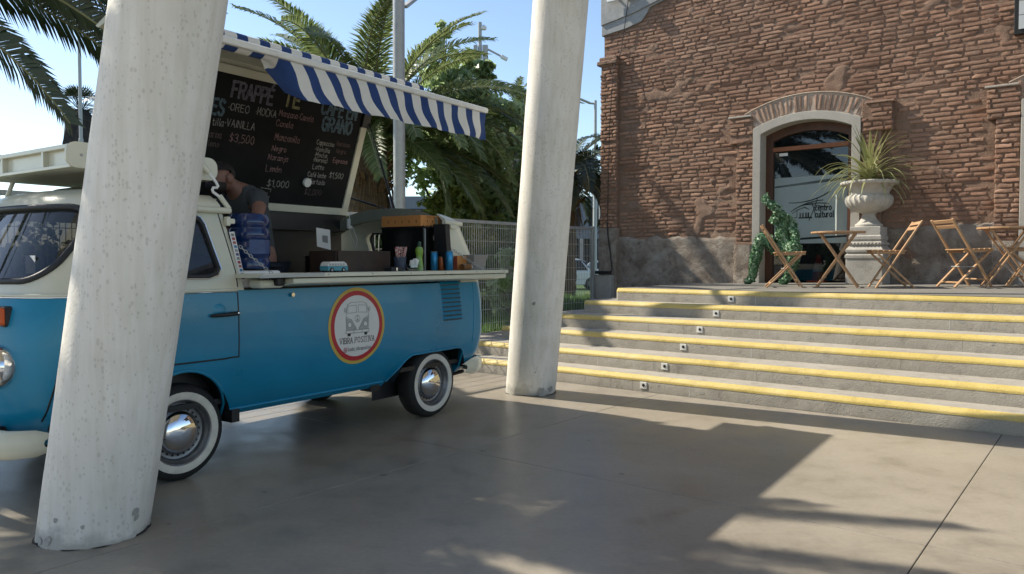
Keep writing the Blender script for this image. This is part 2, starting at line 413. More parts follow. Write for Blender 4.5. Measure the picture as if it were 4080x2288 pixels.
M['wood'] = pm('acacia_wood', (.33, .185, .09), .5, 0, col2=(.45, .275, .145), scale=4, stretch=(1, 1, 9), bump=.06, bscale=30)
M['wood_dark'] = pm('dark_wood', (.045, .028, .02), .6, .3, 5)
M['frame_wood'] = pm('door_wood', (.06, .026, .014), .42, 0, col2=(.105, .045, .023), scale=5, stretch=(1, 1, .2))
M['stone'] = concrete_material('urn_stone', (.34, .315, .27), (.43, .405, .355), (.5, .475, .42), .25, .5)
M['orange_box'] = pm('orange_card', (.50, .215, .06), .8, .08, 6)
M['lamp_orange'] = pm('indicator_lens', (.62, .115, .03), .15, .1, 30)
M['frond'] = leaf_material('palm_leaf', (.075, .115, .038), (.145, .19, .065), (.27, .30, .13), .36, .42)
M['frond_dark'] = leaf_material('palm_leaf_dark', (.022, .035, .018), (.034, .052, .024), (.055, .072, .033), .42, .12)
M['rachis'] = pm('palm_rachis', (.2, .2, .1), .55, .2, 6)
M['bark'] = pm('bark', (.12, .085, .055), .9, .35, 7, bump=.8, bscale=22)
M['leaf'] = leaf_material('tree_leaf', (.22, .31, .12), (.36, .46, .21), (.56, .64, .42), .34, .7)
M['leaf2'] = leaf_material('shrub_leaf', (.07, .11, .03), (.13, .19, .055), (.23, .29, .10), .45, .5)
M['yleaf'] = leaf_material('yellow_leaf', (.17, .22, .05), (.27, .33, .08), (.40, .44, .13), .45, .55)
M['grass'] = leaf_material('grass_blade', (.06, .14, .025), (.11, .22, .04), (.18, .3, .07), .6, .4)
M['lawn'] = pm('lawn_soil', (.05, .095, .022), .95, .35, 5, bump=.6, bscale=40)
M['yucca'] = leaf_material('strap_leaf', (.16, .18, .06), (.27, .29, .12), (.44, .41, .22), .4, .25)
M['foil'] = leaf_material('green_foil', (.03, .095, .04), (.075, .19, .08), (.38, .5, .34), .4, .2)
M['skin'] = pm('skin', (.20, .10, .07), .55, .12, 12)
M['hair'] = pm('hair', (.012, .009, .008), .6, .3, 60, bump=.4, bscale=200)
M['shirt'] = pm('grey_shirt', (.05, .056, .06), .9, .12, 8, bump=.2, bscale=40)
M['jeans'] = pm('dark_trousers', (.02, .025, .035), .9, .2, 9)
M['water'] = pm('blue_bottle', (.008, .026, .10), .08, .1, 5, spec=.6)
M['red'] = pm('sign_red', (.42, .022, .03), .5, .06, 8)
M['sign_yellow'] = pm('sign_yellow', (.52, .36, .07), .5, .06, 8)
M['sign_white'] = pm('sign_white', (.66, .635, .595), .55, .04, 8)
M['ink'] = pm('ink', (.02, .018, .016), .6, 0); M['ink_grey'] = pm('ink_grey', (.20, .20, .19), .6, .1); M['ink_light'] = pm('ink_light', (.36, .36, .345), .6, .1)
M['frost'] = pm('frosted_film', (.26, .315, .315), .32, .08, 3, spec=.5)
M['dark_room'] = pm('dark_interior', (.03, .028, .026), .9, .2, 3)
# ================================================================== THE SETTING
CS = [7.139, 7.494, 7.972, 8.404, 8.831, 9.107]; RS = .167
TL = [-7.22, -7.21, -6.51, -6.13, -5.75, -5.40]
CW = 11.75
def zt(t, n):
    u = min(max((n - 9.11) / (CW - 9.11), 0), 1)
    return 1.002 + u * float(np.interp(t, [-6.2, -2, 0, 4], [0, .07, .09, .09]))
def lawn_z(t, n):
    """height of the grass beyond the fence"""
    a = float(np.interp(n, [2, 5, 8, 11, 13, 18, 30], [.06, .12, .27, .52, .55, .40, .0]))
    b = float(np.interp(-7.3 - t, [0, 4, 14, 26], [1, 1, .5, 0.0]))
    return a * b
E0 = struct('ground'); 
gm = MB(); gm.grid([[(x, y, -.06) for y in (-250, -20, 0, 20, 60, 400)] for x in (-300, -20, 0, 20, 300)])
E0_mesh = gm.build('earth', M['earth'], E0)
# plaza floor: 3 m concrete slabs with sawn joints
pf = struct('plaza_floor', W(0, 4.1), -A_)
base = MB().box(-9.6, 8.3, -9.0, 3.03, -.1, -.012).build('joint_bed', pm('joint_dirt', (.045, .04, .034), .95, .3, 20), pf)
ap = MB().box(-9.6, 26, -40, -9.05, -.1, -.01).box(8.35, 26, -9.05, 3.0, -.1, -.01).build('outer_paving', M['pavement'], pf)
for i in range(-3, 3):
    for j in range(-3, 1):
        t0 = -.7 + 3 * i; n0 = 3 * j
        o = MB().box(t0 + .0025, t0 + 2.9975, n0 + .0025, n0 + 2.9975 + (.03 if j == 0 else 0), -.1, 0).build('slab', M['floor'], pf, bevel=.003)
# street, kerb and pavement far behind
def ribbon(name, pts, mat, z):
    o = MB().add([(x, y, z) for x, y in pts], [tuple(range(len(pts)))]).build(name, mat); o['kind'] = 'structure'; return o
ribbon('street', [(-120, 34.5), (160, 30.5), (160, 47), (-120, 51)], M['asphalt'], -.04)
ribbon('pavement', [(-120, 31), (160, 27), (160, 30.4), (-120, 34.4)], M['pavement'], -.02)
kb = MB().box(-40, 60, -.08, .08, -.06, .1).build('kerb', pm('kerb_yellow', (.62, .36, .08), .7, .15, 4), None, bevel=.02)
kb.location = (4, 30.6, 0); kb.rotation_euler = (0, 0, -.0143); kb['kind'] = 'structure'

# ------------------------------------------------------------------ stairs
stairs = struct('stairs', W(0, 7), -A_)
rs = np.random.RandomState(3)
LX = [x / 1000 for x in (-3891, -3830, -3843, -3843, -3830, -3756)]
for i in range(6):
    c, z0, z1 = CS[i] - 7, RS * i, RS * (i + 1)
    nb = (CW - 7 + .1) if i < 5 else (CW - 7 + .1)
    ts = [TL[i] + .0, TL[i] + .03] + list(np.arange(TL[i] + .1, 7.5, .14)) + [7.5]
    prof = lambda jz, jn: [(c + .0 + jn * .3, z0 - .02), (c + jn * .4, z1 - .040 + jz), (c + .003 + jn, z1 - .033 + jz), (c + .028 + jn, z1 - .006 + jz), (c + .042 + jn, z1)]
    P = []
    for k, t in enumerate(ts):
        jz, jn = rs.normal(0, .0005), rs.normal(0, .0006)
        pr = prof(jz, jn)
        if k == 0: pr = [(a + .03, b) for a, b in pr]
        P.append([(t, a, b) for a, b in pr] + [(t, nb, z1), (t, nb, z0 - .02)])
    s = MB().grid(P); nvv = len(P[0])
    s.f.append(tuple(range(nvv))[::-1]); s.f.append(tuple((len(P) - 1) * nvv + k for k in range(nvv)))
    step = s.build('step', M['step'], stairs, smooth=25)
    # painted yellow nosing: a thin coat over the front edge and chamfer
    Q = []
    for k, row in enumerate(P):
        a = row; lo = .017 + rs.normal(0, .0012); hi = .003 + rs.normal(0, .001)
        e = .0018
        Q.append([(a[0][0], a[1][1] - e, a[1][2] - lo), (a[0][0], a[1][1] - e, a[1][2]), (a[0][0], a[2][1] - e, a[2][2] + e * .4), (a[0][0], a[3][1] - e * .7, a[3][2] + e), (a[0][0], a[4][1] + hi, a[4][2] + e)])
    MB().grid(Q).build('nosing_stripe', M['yellow'], step, smooth=30)
    for q in range(9):
        t = rs.uniform(-5.2, -.4) if i > 2 else rs.uniform(-5.6, .2); zc = z0 + rs.uniform(.02, .11); sz = rs.uniform(.006, .02); e = c - .0012
        vs = [(t + sz * 1.8 * rs.uniform(.6, 1.1) * math.cos(a), e, zc + sz * .7 * rs.uniform(.6, 1.1) * math.sin(a)) for a in np.linspace(0, 2 * PI, 9)[:-1]]
        MB().add(vs, [tuple(range(8))]).build('spall', M['old_concrete'], step)
    for q in range(4):
        t = rs.uniform(-5.0, -.2); zz0 = z0 + .004; pts = [(t + rs.normal(0, .003), z) for z in np.linspace(zz0, z1 - .06, 6)]
        MB().grid([[(a - .0018, c - .0013, z), (a + .0018, c - .0013, z)] for a, z in pts]).build('hairline_crack', M['white_rail'] if q == 0 else M['old_concrete'], step)
    lt = LX[i]
    plate = MB().box(lt - .038, lt + .038, c - .007, c + .01, z0 + .03, z0 + .102).build('step_light', M['white_rail'], step, bevel=.004)
    MB().lathe([(.0, 0), (.017, 0), (.014, .003), (.0, .004)], (lt + .004, c - .0105, z0 + .068), 18, axis='y').build('lens', M['black'], step, smooth=40)
tr = []
for t in np.arange(-5.38, 7.6, .25):
    tr.append([(t, n - 7, zt(t, n) + .001) for n in np.linspace(9.2, CW + .05, 10)])
MB().grid(tr).build('terrace', concrete_material('terrace_concrete', (.17, .16, .14), (.20, .19, .168), (.235, .22, .195), .12, .35, .6), stairs, smooth=60)

# ------------------------------------------------------------------ brick building
BO = (-4.0, CW, 0.0)
bld = thing('brick_building', 'old red brick hall with arched glass door above the yellow edged steps', 'building', W(-4.0, CW, 1.0), -A_)
BZ = 1.0
def bb(mb, name, mat, parent=bld, **k): return mb.build(name, mat, parent, off=(BO[0], BO[1], BZ), **k)
TC = [-3.69, -.23]                               # the two doors
PILN = CW - .10                                   # face of the door pilasters and corner pier
def arc_z(t, tc, half, zs, top):
    rise = top - zs; r = (half * half + rise * rise) / (2 * rise); return (top - r) + math.sqrt(max(r * r - (t - tc) ** 2, 0))
def in_door(t, z, g=0.0):
    for tc in TC:
        if abs(t - tc) < .77 + g and z < arc_z(t, tc, .78, 3.405, 3.58) + g: return True
    return False
def in_vous(t, z, g=0.0):
    for tc in TC:
        if abs(t - tc) < .88 + g and 3.38 - g < z < arc_z(t, tc, .9, 3.60, 3.85) + g: return True
    return False
def in_beam(t, z):
    return z > np.interp(t, [-7.4, -6.75, -6.45, -6.3, -5.9, -5.0], [5.33, 5.38, 5.48, 5.62, 5.74, 5.95]) and t < -5.0
def pil_region(t, z):
    """1 inside a pilaster face"""
    if t < -6.9 and z < 4.88: return True
    for tc in TC:
        d = tc + 3.69
        for a, b, c0, c1 in ((-4.75, -4.47, -4.85, -4.47), (-2.91, -2.64, -2.91, -2.50)):
            if (a + d < t < b + d and z < 3.22) or (c0 + d < t < c1 + d and 3.2 <= z < 3.61): return True
    return False
wall_o = bpy.data.objects.new('wall', None); COL.objects.link(wall_o); wall_o.parent = bld
# mortar face: a rough sheet just behind the brick faces
T0, T1, Z0, Z1 = -7.22, .9, .55, 6.3
nt_, nz_ = int((T1 - T0) / .03), int((Z1 - Z0) / .03)
tt = np.linspace(T0, T1, nt_); zz = np.linspace(Z0, Z1, nz_)
TT, ZZ = np.meshgrid(tt, zz, indexing='ij')
def smear(t, z): return fbm(np.asarray(t) * 1.5 + 3, np.asarray(z) * 1.9, 5, 4) + .35 * (vnoise(np.asarray(t) * 5, np.asarray(z) * 6, 9) - .5)
SM = smear(TT, ZZ)
rough = fbm(TT * 14, ZZ * 18, 2, 4) - .47
dep = CW + .0052 - .011 * rough - np.clip((SM - .74) * .35, 0, .02)
dep = dep + np.where(SM > .66, -.022 * (fbm(TT * 6, ZZ * 13, 31, 5) - .47), 0)
keep = np.ones((nt_ - 1, nz_ - 1), bool)
for i in range(nt_ - 1):
    for j in range(nz_ - 1):
        if in_door((tt[i] + tt[i + 1]) / 2, (zz[j] + zz[j + 1]) / 2, -.03): keep[i, j] = False
idx = np.arange(nt_ * nz_).reshape(nt_, nz_)
FF = np.stack([idx[:-1, :-1], idx[1:, :-1], idx[1:, 1:], idx[:-1, 1:]], -1)[keep]
np_mesh('mortar_face', np.stack([TT - BO[0], dep - BO[1], ZZ - BZ], -1).reshape(-1, 3), FF, M['mortar'], wall_o, smooth=180)
# return wall on the left and the mass behind, roof
mb = MB().box(-7.2, -7.0, CW + .02, CW + 6, .4, 6.6); bb(mb, 'side_wall', M['mortar'])
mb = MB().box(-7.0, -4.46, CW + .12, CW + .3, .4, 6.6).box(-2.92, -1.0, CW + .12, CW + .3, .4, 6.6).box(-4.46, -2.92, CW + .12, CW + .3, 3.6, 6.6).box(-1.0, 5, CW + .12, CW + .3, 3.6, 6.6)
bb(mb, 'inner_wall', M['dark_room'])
mb = MB().box(-7.2, 8, CW - .15, CW + 6, 6.3, 6.5); bb(mb, 'roof', M['beam'])
# pilaster cores
def core(t0, t1, z0, z1, face): 
    return MB().box(t0, t1, face + .014, CW + .05, z0, z1)
pil = [(-7.24, -6.9, .7, 4.86)]
for tc in TC:
    d = tc + 3.69; pil += [(-4.75 + d, -4.47 + d, 1.0, 3.22), (-4.85 + d, -4.47 + d, 3.2, 3.6), (-2.91 + d, -2.64 + d, 1.0, 3.22), (-2.91 + d, -2.50 + d, 3.2, 3.6)]
for a in pil:
    bb(core(a[0] + .01, a[1] - .01, a[2], a[3], PILN - (.02 if a[3] == 3.6 else 0)), 'pilaster_core', M['mortar'], bevel=.01)
# bricks
BR = np.random.RandomState(11)
gu = np.array([-1, -.985, -.5, .1, .55, .985, 1.0]); gv = np.array([-1, -.95, 0.05, .95, 1.0])
NU, NV = len(gu), len(gv)
bidx = np.arange(NU * NV).reshape(NU, NV)
BF = np.stack([bidx[:-1, :-1], bidx[1:, :-1], bidx[1:, 1:], bidx[:-1, 1:]], -1).reshape(-1, 4)
def brick_verts(L, H, D, rnd, chip=.25):
    """front face looks towards -n; D is how far it stands proud of the face plane"""
    U, V = np.meshgrid(gu, gv, indexing='ij')
    x = U * L / 2; z = V * H / 2
    y = np.full_like(x, -D)
    e1 = (np.abs(U) > .99) | (np.abs(V) > .99)
    e2 = ~e1 & ((np.abs(U) > .98) | (np.abs(V) > .94))
    x = x * np.where(e2 & (np.abs(U) > .98), 1 - .006 / L * 2, 1.0)
    z = z * np.where(e2 & (np.abs(V) > .94), .90, 1.0)
    y = np.where(e1, .035, np.where(e2, -D + .0045, y))
    j = rnd.normal(0, 1, x.shape)
    x = x + rnd.normal(0, .0022, x.shape); z = z + rnd.normal(0, .0017, z.shape)
    y = y + np.where(e1, 0, j * .0018)
    # worn or broken corner
    if rnd.rand() < chip:
        cu, cv = rnd.choice([-1, 1]), rnd.choice([-1, 1]); w = np.clip(1 - np.hypot((U - cu) * L / .09, (V - cv) * .8), 0, 1)
        y = y + w * .022; z = z - cv * w * H * .15; x = x - cu * w * .008
    y = y + (U * rnd.normal(0, .0022)) + V * rnd.normal(0, .0018)
    return np.stack([x, y, z], -1).reshape(-1, 3)
bricks = []     # (t, z, L, H, face n, proud)
def lay(t0, t1, z0, z1, face, test, proud=.0085, seed=0, lens=(.19, .36, .19, .3, .18, .13)):
    rnd = np.random.RandomState(seed); z = z0; row = 0
    while z < z1:
        h = .0625 + rnd.normal(0, .002); t = t0 - rnd.rand() * .3
        while t < t1:
            l = rnd.choice(lens) * (1 + rnd.normal(0, .05))
            a, b = max(t, t0), min(t + l, t1)
            tm, zm = (a + b) / 2, z + h / 2
            zw = zm + .012 * (float(vnoise(tm * .7, zm * .9, 77)) - .5) * 2
            t += l + .013
            if b - a < .045: continue
            if not test(tm, zw, a, b): continue
            p = proud + rnd.normal(0, .0032)
            s = float(smear(tm, zw))
            if rnd.rand() < .03: p = -.03
            if face == CW and s > .81: p = -.012
            bricks.append((tm, zw, b - a - .004, h - .0135 - abs(rnd.normal(0, .002)), face, p))
        z += h
def t_main(t, z, a, b):
    if z < 1.80 + .05 * math.sin(t * 7) + (.05 if t > -2.6 else 0) - (.1 if t < -6.2 else 0): return False
    if in_beam(t, z) or in_vous(t, z, .0) or in_vous(a, z) or in_vous(b, z): return False
    for q in (a + .02, t, b - .02):
        if in_door(q, z, .005) or pil_region(q, z): return False
    return True
lay(-7.22, .9, 1.60, 6.25, CW, t_main, seed=1)
for k, a in enumerate(pil):
    cap = a[3] == 3.6
    lay(a[0], a[1], max(a[2], 1.62 if k else 1.9), a[3] - .01, PILN - (.02 if cap else 0), lambda t, z, q, r: not in_vous(t, z, -.03), proud=.006, seed=20 + k, lens=(.19, .13, .16, .3))
# the 300 that show largest are objects of their own, the rest one joined part
def depth(br): p = W(br[0], br[4]); return p[1]
def seen(br):
    p = W(br[0], br[4]); x = 2040 + 3055 * p[0] / p[1]; y = 1042 - 3055 * (br[1] - 1.368) / p[1]
    return -60 < y and x < 4090
vis = [b for b in bricks if seen(b)]; unseen = [b for b in bricks if not seen(b) and b[1] < 6.3]
vis.sort(key=lambda b: -(b[2] / depth(b)) * (b[3] / depth(b)) if b[5] > 0 else 0)
protos = []
for k in range(14):
    v = brick_verts(.19, .049, .0, np.random.RandomState(100 + k), .2)
    me = bpy.data.meshes.new('brick'); me.from_pydata([tuple(map(float, q)) for q in v], [], [tuple(map(int, f)) for f in BF])
    me.materials.append(M['brick']); me.shade_smooth(); me.set_sharp_from_angle(angle=R(50)); protos.append(me)
protos_long = []
for k in range(10):
    v = brick_verts(.34, .049, .0, np.random.RandomState(200 + k), .2)
    me = bpy.data.meshes.new('brick'); me.from_pydata([tuple(map(float, q)) for q in v], [], [tuple(map(int, f)) for f in BF])
    me.materials.append(M['brick']); me.shade_smooth(); me.set_sharp_from_angle(angle=R(50)); protos_long.append(me)
for b in vis[:300]:
    lg = b[2] > .25
    o = bpy.data.objects.new('brick', random.choice(protos_long if lg else protos)); COL.objects.link(o); o.parent = wall_o
    o.location = (b[0] - BO[0], b[4] - b[5] - BO[1], b[1] - BZ); o.scale = (b[2] / (.34 if lg else .19), 1, b[3] / .049)
    o.rotation_euler = (random.gauss(0, .01), random.gauss(0, .008), random.gauss(0, .006))
rest = vis[300:] + unseen
VV = []; FF = []
for k, b in enumerate(rest):
    v = brick_verts(b[2], b[3], 0, BR, .2); a = BR.normal(0, .008); ca, sa = math.cos(a), math.sin(a)
    v = np.stack([v[:, 0] * ca - v[:, 2] * sa, v[:, 1], v[:, 0] * sa + v[:, 2] * ca], -1)
    VV.append(v + np.array([b[0] - BO[0], b[4] - b[5] - BO[1], b[1] - BZ])); FF.append(BF + k * NU * NV)
o = np_mesh('bricks', np.concatenate(VV), np.concatenate(FF), M['brick'], wall_o, smooth=50); o['kind'] = 'stuff'
# corner pier cap: a flared ledge
mb = MB().box(-7.30, -6.89, PILN - .03, CW + .05, 4.80, 4.88).box(-7.27, -6.91, PILN + .0, CW + .05, 4.88, 4.95); bb(mb, 'pier_cap', M['mortar'], bevel=.02)
for tc in TC:
    d = tc + 3.69
    bb(MB().box(-4.87 + d, -4.5 + d, PILN - .035, CW + .02, 3.60, 3.625), 'cap_ledge', M['surround'], bevel=.006)
    bb(MB().box(-2.85 + d, -2.48 + d, PILN - .035, CW + .02, 3.585, 3.61), 'cap_ledge', M['arch_brick'], bevel=.006)
# plaster skirt with a ragged upper edge
pt = np.arange(-6.93, -1.2, .035)
P = []
for t in pt:
    if abs(t + 3.69) < .80: 
        top = None
    edge = 1.80 + .035 * (float(fbm(t * 4, 1, 44, 4)) - .5) * 4 - (.12 if t < -6.2 else 0) * 0 + (.06 if t > -2.6 else 0)
    row = []
    for q, z in enumerate(list(np.linspace(.66, edge - .03, 34)) + [edge, edge + .006]):
        nn = CW - .016 - .03 * (float(fbm(t * 5, z * 6, 61, 5)) - .47) - .02 * (float(fbm(t * 1.4, z * 1.7, 12, 3)) - .45)
        if q >= 34: nn = CW + .012
        row.append((t, nn, z))
    P.append(row)
segs = []; cur = []
for row in P:
    t = row[0][0]
    if any(abs(t - tc) < .80 for tc in TC): 
        if cur: segs.append(cur); cur = []
    else: cur.append(row)
if cur: segs.append(cur)
for sgm in segs: bb(MB().grid(sgm), 'plaster_skirt', M['plaster'], smooth=60)
# the pilasters' and pier's plastered feet
for a in [(-7.25, -6.89, .70, 1.95)] + [(x - .01, y + .01, 1.0, 1.63) for x, y, q, z in pil[1:] if z == 3.22 and x < -1.0]:
    P = []
    ring = []
    for z in np.linspace(a[2], a[3], 14):
        f = lambda t, n: (t + .012 * (float(vnoise(z * 9, t * 5 + n, 3)) - .5), n - .02 * (float(fbm(t * 8, z * 7, 8, 4)) - .4), z)
        ring.append([f(a[0], CW), f(a[0], PILN - .015), f(a[0] + .02, PILN - .03), *[f(q, PILN - .03) for q in np.linspace(a[0] + .06, a[1] - .06, 6)], f(a[1] - .02, PILN - .03), f(a[1], PILN - .015), f(a[1], CW)])
    bb(MB().stack(ring), 'plaster_foot', M['plaster'], smooth=50)
bb(MB().prism([(-7.36, CW - .22), (-6.93, CW - .24), (-6.90, CW + .1), (-7.36, CW + .1)], .40, 1.13, 'z'), 'plinth', M['old_concrete'], bevel=.025)
# concrete ring beam end at the top left
mb = MB().prism([(-7.26, 5.34), (-6.75, 5.39), (-6.47, 5.46), (-6.38, 5.56), (-6.32, 5.66), (-5.92, 5.76), (-5.3, 5.9), (-5.3, 6.4), (-7.26, 6.4)], CW - .03, CW + .1); bb(mb, 'ring_beam', M['beam'], bevel=.008)
mb = MB().prism([(-7.26, 5.52), (-6.60, 5.62), (-5.9, 5.80), (-5.3, 5.96), (-5.3, 6.4), (-7.26, 6.4)], CW - .055, CW - .02); bb(mb, 'beam_band', M['beam'], bevel=.006)
fl = bb(MB().box(-7.08, -6.86, CW - .16, CW - .12, 5.86, 6.0), 'floodlight', M['white'], bevel=.01)
bb(MB().bar((-6.97, CW - .12, 5.95), (-6.97, CW - .03, 6.0), .03, .03), 'bracket', M['galv'])
bb(MB().box(-6.74, -6.56, CW - .2, CW - .06, 5.86, 5.97), 'junction_box', M['white'], bevel=.012)
bb(MB().cyl((-6.5, CW - .08, 5.93), (-5.2, CW - .08, 6.03), .012), 'conduit', M['white'])
bb(MB().tube([(-6.70, CW - .07, 5.86), (-6.78, CW - .06, 5.4), (-6.86, CW - .04, 5.0), (-6.95, PILN - .05, 4.7), (-7.02, PILN - .035, 3.8), (-7.05, PILN - .03, 2.8), (-7.06, PILN - .03, 2.03)], .006, 6), 'cable', M['black'], smooth=60)
bb(MB().tube([(-7.06, PILN - .05, 2.05), (-7.03, PILN - .06, 1.8), (-6.97, PILN - .08, 1.5), (-6.92, PILN - .1, 1.22), (-6.96, PILN - .13, 1.17)], .012, 8), 'cable', M['black'], smooth=60)
bb(MB().box(-7.24, -6.94, PILN - .16, PILN - .08, 1.145, 1.2), 'power_strip', M['black'], bevel=.008)
# notice board at the far right
nbz = 4.24
bb(MB().box(-1.11, -.2, CW - .09, CW, nbz, 5.2), 'board_frame', M['black'], bevel=.006)
for q in range(5): bb(MB().box(-1.06, -.2, CW - .10, CW - .085, nbz + .06 + q * .18, nbz + .06 + q * .18 + .172), 'board_strip', pm('board_pale', (.5, .52, .52), .4, .04) if q == 0 else bpy.data.materials['board_pale'])

# doors
def ring_arch(mb, tc, hi, zi, topi, ho, zo, topo, zb, n0, n1, seg=22):
    """an arched frame from inner outline to outer outline between depths n0 and n1"""
    ci = [(tc - hi, zb)] + [(t, arc_z(t, tc, hi, zi, topi)) for t in np.linspace(tc - hi, tc + hi, seg)] + [(tc + hi, zb)]
    co = [(tc - ho, zb)] + [(t, arc_z(t, tc, ho, zo, topo)) for t in np.linspace(tc - ho, tc + ho, seg)] + [(tc + ho, zb)]
    P = []
    for a, b in zip(ci, co):
        P.append([(a[0], n1, a[1]), (a[0], n0, a[1]), (b[0], n0, b[1]), (b[0], n1, b[1]), (a[0], n1, a[1])])
    return mb.grid(P)
for q, tc in enumerate(TC):
    bb(ring_arch(MB(), tc, .66, 3.31, 3.46, .78, 3.405, 3.58, 1.0, CW - .125, CW + .27), 'door_surround', M['surround'], bevel=.006)
    # voussoirs: one brick each, standing round the arch
    half, zs, top = .78, 3.405, 3.58; rise = top - zs; r = (half * half + rise * rise) / (2 * rise); zc = top - r
    a1 = math.asin(.80 / r); nv = 25
    for k in range(nv):
        an = -a1 + 2 * a1 * (k + .5) / nv; w = 2 * a1 * r / nv - .016
        ln = .25 + random.gauss(0, .006); mid = r + .008 + ln / 2
        v = brick_verts(w, ln, .0, np.random.RandomState(500 + k), .3) * np.array([1, 1, 1])
        ca, sa = math.cos(an), math.sin(an)
        v = np.stack([v[:, 0] * ca + v[:, 2] * sa, v[:, 1], -v[:, 0] * sa + v[:, 2] * ca], -1) + np.array([tc + mid * math.sin(an) - BO[0], CW - .10 + random.gauss(0, .004) - BO[1], zc + mid * math.cos(an) - BZ])
        np_mesh('brick', v, BF, M['arch_brick'], wall_o, smooth=50)
    P = []
    for k in range(31):
        an = -a1 * 1.0 + 2 * a1 * k / 30; s_, c_ = math.sin(an), math.cos(an)
        P.append([(tc + (r + rr) * s_, nn, zc + (r + rr) * c_) for rr, nn in ((.0, CW + .05), (.0, CW - .088), (.262, CW - .088), (.275, CW - .105), (.285, CW - .1), (.285, CW + .05))])
    bb(MB().grid(P), 'arch_mortar', concrete_material('arch_mortar', (.36, .28, .22), (.44, .36, .29), (.5, .42, .34), .5, .4) if q == 0 else bpy.data.materials['arch_mortar'], smooth=40)
    zf = zt(tc, CW) + .002
    door = bpy.data.objects.new('door', None); COL.objects.link(door); door.parent = bld
    bb(ring_arch(MB(), tc, .555, 3.215, 3.335, .665, 3.312, 3.462, zf, CW + .12, CW + .24), 'door_frame', M['frame_wood'], door, bevel=.005)
    bb(MB().box(tc - .56, tc + .58, CW + .13, CW + .23, 3.06, 3.125), 'transom', pm('transom_wood', (.26, .095, .035), .35, .2, 6) if q == 0 else bpy.data.materials['transom_wood'], door, bevel=.004)
    gl = CW + .175
    gmat = pm('door_glass', (.01, .013, .015), .015, 0, spec=1.0, ior=1.6, alpha=.5) if q == 0 else bpy.data.materials['door_glass']
    fan = [(tc - .565, 3.125)] + [(t, arc_z(t, tc, .565, 3.22, 3.34)) for t in np.linspace(tc - .565, tc + .565, 16)] + [(tc + .565, 3.125)]
    bb(MB().prism(fan, gl, gl + .012), 'pane', gmat, door)
    bb(MB().box(tc - .565, tc + .565, gl, gl + .012, zf + .03, 3.06), 'pane', gmat, door)
    bb(MB().box(tc + .20, tc + .23, gl - .03, gl - .002, zf + .03, 3.06) if q == 9 else MB().box(tc + .545, tc + .57, gl - .03, gl - .002, zf + .03, 3.06), 'stile', M['frame_wood'], door)
    bb(MB().cyl((tc + .40, gl - .07, 1.75), (tc + .40, gl - .07, 2.35), .014).cyl((tc + .40, gl - .07, 1.8), (tc + .40, gl, 1.8), .01).cyl((tc + .40, gl - .07, 2.3), (tc + .40, gl, 2.3), .01), 'pull_handle', M['chrome'], door, smooth=50)
    if q == 0:
        bb(MB().box(tc - .54, tc + .545, gl - .004, gl - .001, 1.64, 2.655), 'frosted_film', M['frost'], door)
        ink = pm('clear_gap', (.02, .026, .027), .1, 0)
        P = [[(tc - .535 + k * .1085, gl - .006, 2.515 + .0082 * k - .013 - .0012 * k), (tc - .535 + k * .1085, gl - .006, 2.515 + .0082 * k + .012 + .0012 * k)] for k in range(11)]
        bb(MB().grid(P), 'stripe', ink, door)
        P = [[(tc - .30 + k * .085, gl - .006, 1.70 + .004 * k - .012), (tc - .30 + k * .085, gl - .006, 1.70 + .004 * k + .018)] for k in range(11)]
        bb(MB().grid(P), 'stripe', ink, door)
        bb(MB().box(tc - .47, tc - .34, gl - .005, gl - .002, 2.99, 3.035), 'paper_label', M['white'], door)
        DOOR = (door, tc, gl, ink)
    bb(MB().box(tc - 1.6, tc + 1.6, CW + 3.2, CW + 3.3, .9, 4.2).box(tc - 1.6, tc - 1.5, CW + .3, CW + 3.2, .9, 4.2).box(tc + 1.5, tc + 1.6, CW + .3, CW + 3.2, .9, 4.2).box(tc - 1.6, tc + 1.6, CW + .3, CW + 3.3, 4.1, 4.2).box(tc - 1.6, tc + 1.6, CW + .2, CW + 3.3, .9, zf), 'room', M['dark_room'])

# ------------------------------------------------------------------ the two leaning columns
def column(base, lean, r0, r1, H, label, seed):
    o = thing('column', label, 'column', (base[0], base[1], 0), 0, 'leaning white concrete columns')
    rings = []; n = 64
    for k, z in enumerate([-.05, 0, .02, .06, .12] + list(np.linspace(.2, H, 60))):
        r = r0 + (r1 - r0) * z / H
        ring = []
        for j in range(n):
            a = 2 * PI * j / n
            w = .0025 * (float(vnoise(j * .5, z * 4, seed)) - .5) + .0016 * (float(vnoise(j * 2.3, z * 40, seed + 4)) - .5)
            if z < .1 and vnoise(j * .35, 3, seed) > .66: w -= .014 * (1 - z / .1)
            ring.append((lean[0] * z + (r + w) * math.cos(a), lean[1] * z + (r + w) * math.sin(a), z))
        rings.append(ring)
    MB().stack(rings).build('shaft', M['column'], o, smooth=60)
    # joint of dirt round the foot
    P = []
    for j in range(48):
        a = 2 * PI * j / 48; q = -.004 + .018 * float(vnoise(j * .8, 1, seed + 9))
        P.append([((r0 - .01) * math.cos(a), (r0 - .01) * math.sin(a), .004), ((r0 + q) * math.cos(a), (r0 + q) * math.sin(a), .0025)])
    MB().grid(P, cu=True).build('foot_joint', bpy.data.materials['joint_dirt'], o)
    # flaked chips near the foot
    rnd = random.Random(seed)
    for a0, zc, sz in CHIPS[seed]:
        vs = []
        for k in range(9):
            b = 2 * PI * k / 9; q = sz * (.6 + .5 * rnd.random())
            a = a0 + q * math.cos(b) / r0; z = max(zc + q * math.sin(b) * 1.1, .004)
            rr = r0 + (r1 - r0) * z / H + .0025
            vs.append((lean[0] * z + rr * math.cos(a), lean[1] * z + rr * math.sin(a), z))
        MB().add(vs, [tuple(range(9))]).build('flaked_patch', M['old_concrete'], o)
    return o
